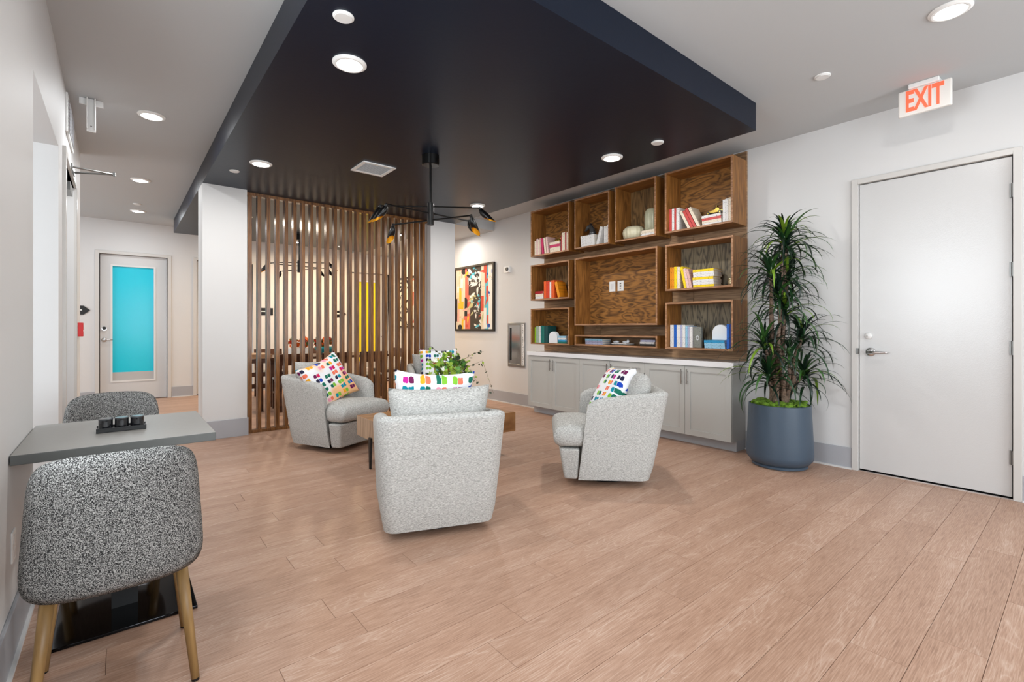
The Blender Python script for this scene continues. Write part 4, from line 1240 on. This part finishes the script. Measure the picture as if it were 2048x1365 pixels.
    link_mesh('back_cushion', cm, t, loc=(0, -0.275, 0.66), rot=(R(9), 0, 0))
    m = MB(); m.lathe((0, -0.04, 0), [(0.19, 0.001), (0.215, 0.012), (0.20, 0.022), (0.10, 0.03), (0.10, 0.054)], 36)
    m.build('swivel_base', M['black'], t, smooth=False)
    return t

def cushion_mesh(w, h, d, m_, name, pinch=0.10):
    """Knife-edged cushion in the XZ plane."""
    n = 22; m = MB(); f = []; b = []
    for j in range(n + 1):
        v = -1 + 2 * j / n
        for i in range(n + 1):
            u = -1 + 2 * i / n
            px = u * w / 2 * (1 - pinch * (1 - abs(u) ** 0 * abs(v)) * 0.9 * (1 - abs(v) ** 2) * abs(u) ** 3)
            pz = v * h / 2 * (1 - pinch * 0.9 * (1 - abs(u) ** 2) * abs(v) ** 3)
            t_ = d / 2 * ((1 - u ** 4) * (1 - v ** 4)) ** 0.55
            wr = 0.004 * math.sin(9 * u + 5 * v) * (1 - u * u) * (1 - v * v)
            f.append((px, t_ + wr, pz)); b.append((px, -t_ + wr, pz))
    A = (n + 1) ** 2; fs = []
    for j in range(n):
        for i in range(n):
            q = j * (n + 1) + i
            fs.append((q, q + 1, q + n + 2, q + n + 1)); fs.append((A + q, A + q + n + 1, A + q + n + 2, A + q + 1))
    m.add(f + b, fs)
    return m.mesh(name, m_, True)

def face_rz(fx, fy):      # local +Y is the chair's front
    return math.atan2(-fx, fy)
arm = armchair_parts()
chairs = [((1.578, 2.745, 0), (0.352, 0.936), 'pale grey swivel armchair seen from behind, in front of the coffee table'),
          ((3.088, 2.612, 0), (-0.73, 0.684), 'pale grey swivel armchair side-on before the right base cabinets'),
          ((1.79, 5.03, 0), (0.426, -0.905), 'pale grey swivel armchair beside the slatted screen'),
          ((3.18, 5.40, 0), (-0.42, -0.91), 'pale grey swivel armchair mostly hidden behind the flower arrangement')]
crz = []
for i, (loc, fc, lab) in enumerate(chairs):
    rz = face_rz(*fc); crz.append(rz)
    if i == 0:
        arm.location = loc; arm.rotation_euler = (0, 0, rz); arm['label'] = lab; arm['group'] = 'swivel armchairs around the coffee table'
    else:
        dup(arm, loc, rz, lab, 'swivel armchairs around the coffee table')

def throw(chair_i, local, rot, size, seed, label, bg=(238, 238, 240), tint=(228, 232, 240), squash=1.0):
    loc, fc, _ = chairs[chair_i]
    rz = crz[chair_i]
    me = cushion_mesh(size[0], size[1], 0.15, swatch_mat('swatch_cloth_%d' % chair_i, seed, bg, tint), 'throw_pillow', 0.16)
    Mx = Matrix.Translation(loc) @ Matrix.Rotation(rz, 4, 'Z') @ Matrix.Translation(local) @ Matrix.Rotation(rot[2], 4, 'Z') @ Matrix.Rotation(rot[0], 4, 'X') @ Matrix.Rotation(rot[1], 4, 'Y')
    o = bpy.data.objects.new('throw_pillow', me); COL.objects.link(o)
    o.matrix_world = Mx
    tag(o, label, 'pillow', 'colourful throw pillows on the armchairs')
throw(0, (-0.01, -0.085, 0.73), (R(14), R(3), 0), (0.50, 0.47), 3.0, 'white pillow with pink, purple and teal paint swatches in the armchair seen from behind')
throw(1, (-0.02, -0.09, 0.69), (R(31), R(4), R(14)), (0.47, 0.48), 12.0, 'white pillow with blue, red and pink swatches in the right-hand side-on armchair')
throw(2, (0.10, -0.05, 0.675), (R(24), R(22), R(-12)), (0.51, 0.51), 21.0, 'white and orange pillow with many paint swatches beside the slatted screen', tint=(244, 190, 140))
throw(3, (-0.03, -0.085, 0.72), (R(14), 0, 0), (0.50, 0.48), 33.0, 'white pillow with blue and red swatches behind the flower arrangement')

# ------------------------------------------------------------------ coffee table
c = (2.31, 3.915, 0)
t = thing('coffee_table', 'thick block-topped walnut coffee table on black legs between the armchairs', 'coffee table', c)
m = MB(c); x0, x1, y0, y1 = 1.69, 2.93, 3.515, 4.31
m.box(x0, x1, y0, y1, 0.24, 0.42)
m.m = [1, 1, 0, 0, 0, 0]
m.build('table_top', [M['ctop'], M['cend']], t, bevel=0.002)
for (x, y) in ((x0 - 0.009, 3.98), (x0 - 0.009, 3.62), (2.79, 3.98), (2.79, 3.62)):
    l = MB(c); l.add([(x + sx * w, y + sy * w2, z) for (w, w2, z) in ((0.008, 0.012, 0.0), (0.0085, 0.024, 0.27 if x < 2 else 0.2395)) for sx, sy in ((-1, -1), (1, -1), (1, 1), (-1, 1))],
                     [(0, 1, 2, 3), (4, 5, 6, 7), (0, 1, 5, 4), (1, 2, 6, 5), (2, 3, 7, 6), (3, 0, 4, 7)])
    l.build('leg', M['black'], t, bevel=0.002)

# flower arrangement on the coffee table
def arrangement():
    c = Vector((2.50, 4.02, 0.4205))
    t = thing('flower_arrangement', 'green and white mixed flower arrangement with trailing stems on the coffee table', 'flower arrangement', c)
    m = MB(); m.lathe((0, 0, 0), [(0.05, 0), (0.07, 0.01), (0.09, 0.10), (0.075, 0.2), (0.065, 0.24), (0.06, 0.24)], 24); m.build('vase', M['arch'], t, smooth=True)
    rnd = random.Random(8)
    leafcols = [mat('leaf_lime', (150, 186, 60), 0.5), mat('leaf_mid', (86, 140, 52), 0.5), mat('leaf_dark', (58, 74, 56), 0.5), mat('leaf_bronze', (160, 116, 60), 0.5)]
    flow = [mat('bloom_white', (238, 238, 226), 0.6), mat('bloom_lime', (206, 226, 110), 0.6), mat('bloom_teal', (140, 200, 190), 0.6), mat('bloom_rust', (190, 96, 56), 0.6)]
    def leafmesh(L, W, m_):
        q = MB(); n = 5; vs = []
        for i in range(n + 1):
            f = i / n; w = W * math.sin(PI * (0.08 + 0.9 * f)) ; vs += [(-w, 0, L * f - 0.0), (0, 0.25 * w + 0.25 * L * f * f, L * f), (w, 0, L * f)]
        fs = []
        for i in range(n): fs += [(3 * i, 3 * i + 1, 3 * i + 4, 3 * i + 3), (3 * i + 1, 3 * i + 2, 3 * i + 5, 3 * i + 4)]
        q.add(vs, fs); return q.mesh('leaf', m_, True)
    lms = [leafmesh(0.05, 0.019, m_) for m_ in (leafcols[0], leafcols[1], leafcols[2], leafcols[3])] + [leafmesh(0.05, 0.02, leafcols[0])] + [leafmesh(0.035, 0.012, leafcols[1])]
    def bloommesh(r, m_):
        q = MB()
        for k in range(9):
            a = 2 * PI * k / 9; tilt = 0.35 + 0.3 * (k % 2)
            d = Vector((math.cos(a), math.sin(a), tilt)); s = Vector((-math.sin(a), math.cos(a), 0))
            q.add([(0, 0, 0), tuple(d * r * 0.6 + s * r * 0.32), tuple(d * r), tuple(d * r * 0.6 - s * r * 0.32)], [(0, 1, 2, 3)])
        q.ellip((0, 0, r * 0.2), (r * 0.25, r * 0.25, r * 0.2), 8, 5)
        return q.mesh('blossom', m_, False)
    bms = [bloommesh(0.032, flow[0]), bloommesh(0.036, flow[1]), bloommesh(0.026, flow[2]), bloommesh(0.026, flow[3])]
    ends = []
    m = MB()
    for i in range(58):
        a = rnd.uniform(0, 2 * PI); rr = 0.19 * math.sqrt(rnd.random()); zz = 0.26 + 0.31 * rnd.random() * (1 - (rr / 0.22) ** 2 * 0.6)
        e = Vector((rr * math.cos(a), rr * math.sin(a), zz)); ends.append(e)
        m.tube([(0.02 * math.cos(a), 0.02 * math.sin(a), 0.2), (e.x * 0.6, e.y * 0.6, 0.2 + (zz - 0.2) * 0.7), e], [0.002, 0.0018, 0.0012], 5)
    Rv = Vector((0.773, -0.635, 0))
    trail = [(0.42, 0.31, 0.62, 0), (0.50, 0.40, 0.28, 1), (-0.30, 0.58, 0.5, 0)]
    trails = []
    for s_, zt, zz, kind in ((0.34, 0.56, 0.57, 0), (0.44, 0.48, 0.16, 1), (-0.22, 0.62, 0.62, 0), (0.28, 0.40, 0.26, 1)):
        e = Rv * s_; pts = [Vector((0, 0, 0.16)), Vector((e.x * 0.35, e.y * 0.35, zt * 0.85)), Vector((e.x * 0.75, e.y * 0.75, zt)), Vector((e.x, e.y, zz))]
        m.tube(pts, [0.003, 0.0025, 0.002, 0.0012], 5); trails.append(pts)
    st = m.build('stems', mat('stem', (110, 104, 76), 0.6), t)
    st['kind'] = 'stuff'
    n_l = 0
    for e in ends:
        for k in range(3):
            o = link_mesh('leaf', rnd.choices(lms, (4, 3, 1, 1, 3, 2))[0], t, loc=e - Vector((0, 0, 0.02 * k)), rot=(rnd.uniform(-1.3, 1.3), rnd.uniform(-1.2, 1.2), rnd.uniform(0, 6.28)))
            sc = rnd.uniform(0.9, 1.7); o.scale = (sc, sc, sc)
    for e in ends[::1]:
        o = link_mesh('blossom', rnd.choices(bms, (4, 5, 2, 2))[0], t, loc=e + Vector((0, 0, 0.012)), rot=(rnd.uniform(0.2, 1.2), 0, rnd.uniform(-0.6, 1.6)))
    for pts in trails:
        for k in range(12):
            f = 0.25 + 0.72 * k / 11; i = min(int(f * 3), 2); p = pts[i].lerp(pts[i + 1], f * 3 - i)
            o = link_mesh('leaf', lms[2] if k % 3 else lms[4], t, loc=p + Vector((rnd.uniform(-.02, .02), rnd.uniform(-.02, .02), rnd.uniform(-.03, .0))), rot=(rnd.uniform(-2.5, 2.5), rnd.uniform(-1, 1), rnd.uniform(0, 6.28)))
            o.scale = (0.6, 0.6, 0.6)
arrangement()

# ------------------------------------------------------------------ bistro table and chairs at the left wall
c = (0.015, 2.855, 0)
t = thing('bistro_table', 'small grey square table against the left wall with a black plate base', 'table', c)
m = MB(c); m.box(-0.307, 0.336, 2.5, 3.21, 0.718, 0.755); m.m = [1, 1, 1, 1, 1, 0]
m.build('table_top', [M['table'], M['tableedge']], t, bevel=0.0025)
MB(c).box(-0.20, 0.265, 2.48, 2.95, 0.0005, 0.013).build('base_plate', M['platem'], t, bevel=0.002)
MB(c).box(-0.025, 0.065, 2.68, 2.77, 0.013, 0.70).build('column', M['black'], t)
MB(c).box(-0.15, 0.19, 2.62, 2.83, 0.70, 0.718).build('top_bracket', M['black'], t)

# holder with three dark glass cups
t = thing('cup_tray', 'small black tray on the grey bistro table', 'tray', (0.01, 2.83, 0.7552))
MB().box(-0.088, 0.088, -0.045, 0.045, 0, 0.012).build('tray_base', M['black'], t, bevel=0.002)
r_ = MB(); r_.box(-0.088, 0.088, -0.045, -0.042, 0.012, 0.02); r_.box(-0.088, 0.088, 0.042, 0.045, 0.012, 0.02); r_.build('tray_rim', M['black'], t)
for i, (dx, w_) in enumerate(((-0.056, 'leftmost'), (0.0, 'middle'), (0.056, 'rightmost'))):
    cc = (0.01 + dx, 2.83, 0.7676)
    g = thing('glass_cup', 'short smoky glass cup in the black tray, %s of three' % w_, 'cup', cc, group='smoky glass cups in the tray')
    MB().lathe((0, 0, 0), [(0.024, 0.0), (0.0255, 0.004), (0.0255, 0.040), (0.0235, 0.040), (0.0225, 0.008)], 24).build('cup_body', M['glassdark'], g, smooth=False)
    MB().lathe((0, 0, 0), [(0.0262, 0.040), (0.0262, 0.045), (0.0225, 0.046)], 24).build('rim', M['smoke'], g)

def bistro_chair():
    t = thing('bistro_chair', '', 'chair', (0, 0, 0))
    # back shell: local +Y front; curved panel
    nu, nv = 28, 18; W = 0.285; m = MB(); front = []; back = []
    for j in range(nv + 1):
        v = j / nv
        for i in range(nu + 1):
            u = -1 + 2 * i / nu
            # superellipse mapping keeps the corners round
            uu = u; vv = 2 * v - 1
            e = 6.5
            k = max(abs(uu), abs(vv)); q = (abs(uu) ** e + abs(vv) ** e) ** (1 / e)
            s = (k / q) if q > 0 else 1
            uu *= s; vv *= s
            hw = 0.222 + 0.016 * (-vv)
            z = 0.61 + 0.218 * vv - 0.02 * (1 - 0) * 0
            if vv > 0: z += 0.012 * (1 - uu * uu) * vv
            x = uu * hw
            yb = -0.24 - 0.02 * vv + 0.065 * (abs(uu) ** 2.2)
            th_ = 0.028 * max(0.0, 1 - abs(u) ** 8) ** 0.5 * max(0.0, 1 - abs(2 * v - 1) ** 8) ** 0.5
            front.append((x, yb + th_, z)); back.append((x, yb - th_, z))
    A = (nu + 1) * (nv + 1); fs = []
    for j in range(nv):
        for i in range(nu):
            q = j * (nu + 1) + i
            fs.append((q, q + 1, q + nu + 2, q + nu + 1)); fs.append((A + q, A + q + nu + 1, A + q + nu + 2, A + q + 1))
    m.add(front + back, fs)
    m.build('backrest', M['tweed'], t, smooth=True)
    m = MB(); m.ellip((0, -0.005, 0.435), (0.235, 0.225, 0.05), 48, 14, e1=0.6, e2=0.6)
    m.build('seat', M['tweed'], t, smooth=True)
    for sx, sy, m_ in ((-1, -1, 'legwood'), (1, -1, 'legwood'), (-1, 1, 'legdark'), (1, 1, 'legwood')):
        l = MB(); l.tube([(sx * 0.165, sy * 0.13, 0.43), (sx * 0.205, sy * 0.19, 0.008)], [0.0195, 0.0125], 16)
        lo = l.build('leg', M['legwood'], t, smooth=False)
        for p_ in lo.data.polygons[:-2]: p_.use_smooth = True
        MB().tube([(sx * 0.205, sy * 0.19, 0.0005), (sx * 0.205, sy * 0.19, 0.010)], 0.012, 12).build('foot_cap', M['black'], lo)
    return t
bc = bistro_chair()
bc.location = (0.0, 2.17, 0); bc['label'] = 'black and white tweed chair, back turned, at the near side of the bistro table'; bc['group'] = 'tweed chairs at the bistro table'
dup(bc, (-0.025, 3.46, 0), PI, 'black and white tweed chair on the far side of the bistro table', 'tweed chairs at the bistro table')

# ------------------------------------------------------------------ potted plant
pc = Vector((4.565, 1.79, 0))
t = thing('floor_planter', 'tall round blue-grey planter topped with green moss beside the cabinets', 'planter', pc)
MB().lathe((0, 0, 0), [(0.205, 0.001), (0.222, 0.006), (0.222, 0.022), (0.216, 0.028), (0.232, 0.034), (0.262, 0.075), (0.266, 0.11), (0.262, 0.22), (0.246, 0.545), (0.236, 0.548), (0.232, 0.53)], 64).build('pot', M['pot'], t, smooth=True)
bpy.data.objects['pot'].modifiers.new('e', 'EDGE_SPLIT').split_angle = R(35)
m = MB(); rnd = random.Random(2)
m.lathe((0, 0, 0), [(0.235, 0.51), (0.236, 0.54), (0.15, 0.552), (0.001, 0.556)], 32)
for i in range(150):
    a = rnd.uniform(0, 2 * PI); rr = 0.225 * math.sqrt(rnd.random()); s = rnd.uniform(0.012, 0.028)
    m.ellip((rr * math.cos(a), rr * math.sin(a), 0.548 + rnd.uniform(0, 0.014)), (s, s * rnd.uniform(0.7, 1.2), s * 0.7), 7, 5)
mo = m.build('moss', M['moss'], t, smooth=True); mo['kind'] = 'stuff'

pl = thing('dragon_tree', 'tall leafy dragon tree with drooping dark leaves in the blue-grey planter', 'plant', (pc.x, pc.y, 0.556))
Rv = Vector((0.773, -0.635, 0)); Fv = Vector((0.635, 0.773, 0))
# tufts: lateral (image right), depth (away from camera), height, scale
tufts = [(0.06, 0.0, 1.96, 1.15), (0.02, -0.03, 2.03, 0.9), (-0.09, -0.03, 1.70, 1.1), (0.085, 0.03, 1.68, 1.1), (-0.03, -0.05, 1.50, 0.95), (0.035, -0.02, 1.36, 1.15), (0.19, -0.02, 1.13, 1.1), (-0.145, -0.02, 1.06, 1.1),
         (-0.13, -0.06, 0.80, 1.15), (0.19, -0.05, 0.80, 1.1), (0.04, -0.08, 1.02, 0.6)]
rnd = random.Random(12)
leafm = [mat('dragon_leaf_a', (30, 62, 34), 0.38, spec=0.5), mat('dragon_leaf_b', (52, 92, 38), 0.38, spec=0.5), mat('dragon_leaf_c', (110, 142, 40), 0.4), mat('dragon_leaf_d', (18, 36, 26), 0.35)]
bases = []
tk = []
for i in range(5):
    a = 2 * PI * i / 5 + 0.4
    tk.append(Vector((0.055 * math.cos(a), 0.055 * math.sin(a), -0.03)))
routes = [(0, [0]), (1, [2]), (2, [3]), (3, [6]), (4, [7]), (0, [9]), (1, [8]), (2, [5]), (3, [4]), (4, [10]), (1, [1])]
def tpos(i):
    s_, d_, z_, _ = tufts[i]
    v = Rv * s_ + Fv * d_; return Vector((v.x, v.y, z_ - 0.556))
for b_i, lst in routes:
    for ti in lst:
        e = tpos(ti); b0 = tk[b_i]
        n = 9; pts = []; rad = []
        main = ti in (0, 2, 3, 6, 7)
        for k in range(n):
            f = k / (n - 1)
            p = b0.lerp(e, f)
            sw = 0.03 * math.sin(f * PI * 2 + ti)
            p += Vector((sw * math.cos(ti), sw * math.sin(ti * 1.7), 0)) * (1 - abs(2 * f - 1))
            pts.append(p); rad.append((0.027 if main else 0.020) * (1 - 0.5 * f) * (1 + 0.10 * math.sin(k * 2.3 + ti)))
        m = MB(); m.tube(pts, rad, 10); m.build('trunk', M['trunk'], pl, smooth=True)
def blade(base, az, el, L, W, droop, mi):
    """Arching strap leaf in plant coordinates; tip bends down and stays clear of the wall."""
    n = 9; vs = []; fs = []
    d = Vector((math.cos(az), math.sin(az), 0)); s = Vector((-math.sin(az), math.cos(az), 0))
    p = Vector(base); ang = el; pts = []
    for i in range(n + 1):
        pts.append(p.copy())
        st = L / n
        p = p + (d * math.cos(ang) + Vector((0, 0, 1)) * math.sin(ang)) * st
        ang -= droop / n * (0.5 + 1.2 * i / n)
    for i, q in enumerate(pts):
        f = i / n; w = W * (0.55 + 0.45 * min(1, f * 4)) * (1 - f) ** 0.55 if f < 1 else 0.0003
        wx = q.x + pc.x
        if wx > XR - 0.025: q.x = XR - 0.025 - pc.x
        vs += [q - s * w, q + Vector((0, 0, -w * 0.35)), q + s * w]
    for i in range(n): fs += [(3 * i, 3 * i + 1, 3 * i + 4, 3 * i + 3), (3 * i + 1, 3 * i + 2, 3 * i + 5, 3 * i + 4)]
    return vs, fs
for ti, (s_, d_, z_, sc) in enumerate(tufts):
    e = tpos(ti)
    hub = MB(); hub.ellip((e.x, e.y, e.z + 0.01), (0.02, 0.02, 0.045), 10, 7)
    ho = hub.build('crown', leafm[1], pl, smooth=True)
    nl = 27 if sc > 0.8 else 14
    for k in range(nl):
        az = k * 2.399 + ti; lvl = k / nl
        el = R(78) - R(86) * lvl + rnd.uniform(-0.15, 0.15)
        L = (0.24 + 0.15 * rnd.random() + 0.07 * lvl) * sc
        vs, fs = blade(e + Vector((0, 0, 0.03 - 0.05 * lvl)), az, el, L, 0.016 * sc, R(80) + R(60) * rnd.random(), 0)
        if max(v[1] for v in vs) + pc.y > 2.20 and e.z < 0.4 and min(v[0] for v in vs) > 0: pass
        m = MB(); m.add(vs, fs)
        col = rnd.choices(leafm, (5, 4, 1.0, 4))[0]
        m.build('leaf', col, ho, smooth=True)
mass = MB()
for ti, (s_, d_, z_, sc) in enumerate(tufts):
    e = tpos(ti)
    for k in range(int(25 * sc)):
        az = k * 2.399 + ti + 1.1; lvl = k / (25 * sc)
        el = R(80) - R(95) * lvl + rnd.uniform(-0.2, 0.2)
        vs, fs = blade(e + Vector((0, 0, 0.02 - 0.12 * lvl)), az, el, (0.20 + 0.16 * rnd.random() + 0.06 * lvl) * sc, 0.0135 * sc, R(70) + R(80) * rnd.random(), 0)
        mass.add(vs, fs, rnd.choices((0, 1, 2), (6, 4, 0.7))[0])
mo = mass.build('small_leaves', [leafm[0], leafm[3], leafm[2]], pl, smooth=True); mo['kind'] = 'stuff'

# ------------------------------------------------------------------ dining area behind the screen
c = (2.75, 8.55, 0)
t = thing('dining_table', 'long dark dining table behind the slatted screen', 'table', c)
MB(c).box(1.75, 3.75, 8.05, 9.05, 0.72, 0.76).build('table_top', M['walnut'], t, bevel=0.003)
for x in (1.85, 3.65):
    for y in (8.13, 8.97):
        MB(c).box(x - 0.035, x + 0.035, y - 0.035, y + 0.035, 0, 0.72).build('leg', M['walnut'], t)
def dining_chair(woodm):
    t = thing('dining_chair', '', 'chair', (0, 0, 0))
    MB().box(-0.22, 0.22, -0.2, 0.24, 0.44, 0.47).build('seat', M['greyseat'], t, bevel=0.01)
    for sx in (-1, 1):
        MB().add([(sx * 0.21 + dx, y + dy, z) for (y, z) in ((-0.24, 0.0), (-0.2, 0.45), (-0.26, 0.84)) for dx, dy in ((-0.018, -0.018), (0.018, -0.018), (0.018, 0.018), (-0.018, 0.018))],
                 [(0, 1, 2, 3), (8, 9, 10, 11)] + [(4 * i + k, 4 * i + (k + 1) % 4, 4 * i + 4 + (k + 1) % 4, 4 * i + 4 + k) for i in range(2) for k in range(4)]).build('leg', woodm, t)
        MB().box(sx * 0.20 - 0.017, sx * 0.20 + 0.017, 0.2, 0.234, 0, 0.44).build('leg', woodm, t)
        MB().box(sx * 0.205 - 0.01, sx * 0.205 + 0.01, -0.22, 0.22, 0.24, 0.265).build('stretcher', woodm, t)
    b = MB(); b.obox((0, -0.25, 0.76), (1, 0, 0), (0, 1, 0.15), (0, -0.15, 1), 0.228, 0.011, 0.085); b.build('backrest', woodm, t)
    b = MB(); b.box(-0.2, 0.2, -0.2, 0.22, 0.405, 0.44); b.build('seat_rail', woodm, t)
    return t
dc = dining_chair(M['walnut'])
dc.location = (2.02, 7.72, 0); dc['label'] = 'dark wooden dining chair at the near side of the dining table, leftmost'
G = 'dining chairs seen through the slats'; dc['group'] = G
dup(dc, (2.62, 7.72, 0), 0, 'dark wooden dining chair at the near side of the dining table, second from left', G)
dup(dc, (3.22, 7.72, 0), 0, 'dark wooden dining chair at the near side of the dining table, third from left', G)
dup(dc, (3.9, 8.5, 0), PI / 2, 'dark wooden dining chair at the right end of the dining table', G)
dup(dc, (2.1, 9.3, 0), PI, 'dark wooden dining chair at the far side of the dining table, leftmost', G)
dup(dc, (2.9, 9.3, 0), PI, 'dark wooden dining chair at the far side of the dining table, right one', G)
# side table / bench with pale top at the left
c = (1.52, 7.55, 0)
t = thing('console_table', 'pale topped console table with dark rails behind the leftmost slats', 'table', c)
MB(c).box(1.16, 1.66, 7.3, 7.8, 0.80, 0.86).build('table_top', M['lightwood'], t, bevel=0.003)
for x in (1.20, 1.62):
    for y in (7.34, 7.76): MB(c).box(x - 0.018, x + 0.018, y - 0.018, y + 0.018, 0, 0.80).build('leg', M['walnut'], t)
for z_ in (0.765, 0.58, 0.42):
    MB(c).box(1.2, 1.62, 7.325, 7.345, z_ - 0.03, z_ + 0.03).build('rail', M['walnut'], t)

# planter with orange flowers
c = Vector((2.55, 8.5, 0.7605))
t = thing('flower_box', 'white box planter of orange blossoms on the dining table', 'planter', c)
MB().box(-0.36, -0.02, -0.07, 0.07, 0, 0.13).build('box', M['white'], t, bevel=0.004)
t2 = thing('flower_bowl', 'teal bowl of orange blossoms on the dining table beside the white planter', 'bowl', c + Vector((0.21, 0, 0)))
MB().lathe((0, 0, 0), [(0.06, 0), (0.11, 0.03), (0.15, 0.09), (0.165, 0.14), (0.155, 0.14), (0.1, 0.05)], 28).build('bowl', mat('teal_glaze', (30, 140, 150), 0.2), t2, smooth=True)
rnd = random.Random(5)
om = [mat('bloom_orange', (236, 110, 30), 0.6), mat('bloom_amber', (240, 150, 60), 0.6), mat('bloom_deep', (200, 60, 30), 0.6), mat('foliage_green', (50, 84, 36), 0.6)]
def pet(r, m_):
    q = MB()
    for k in range(6):
        a = 2 * PI * k / 6; d = Vector((math.cos(a), math.sin(a), 0.5)); s = Vector((-math.sin(a), math.cos(a), 0))
        q.add([(0, 0, 0), tuple(d * r * 0.6 + s * r * 0.4), tuple(d * r), tuple(d * r * 0.6 - s * r * 0.4)], [(0, 1, 2, 3)])
    return q.mesh('blossom', m_)
pm = [pet(0.05, m_) for m_ in om]
for i in range(70):
    par = t if i % 2 == 0 else t2
    cx_ = -0.19 if par is t else 0.0
    x = cx_ + rnd.uniform(-0.17, 0.17); yy = rnd.uniform(-0.07, 0.07); z_ = 0.15 + rnd.uniform(0, 0.13)
    link_mesh('blossom', pm[rnd.choices((0, 1, 2, 3), (4, 3, 2, 3))[0]], par, loc=(x, yy, z_), rot=(rnd.uniform(-1.4, 1.4), rnd.uniform(-1, 1), rnd.uniform(0, 6)))
for par, cx_ in ((t, -0.19), (t2, 0.0)):
    m = MB()
    for i in range(22):
        x = cx_ + rnd.uniform(-0.13, 0.13)
        m.tube([(cx_ + (x - cx_) * 0.6, 0, 0.10), (x, rnd.uniform(-0.05, 0.05), 0.22)], 0.003, 4)
    so = m.build('stems', om[3], par); so['kind'] = 'stuff'
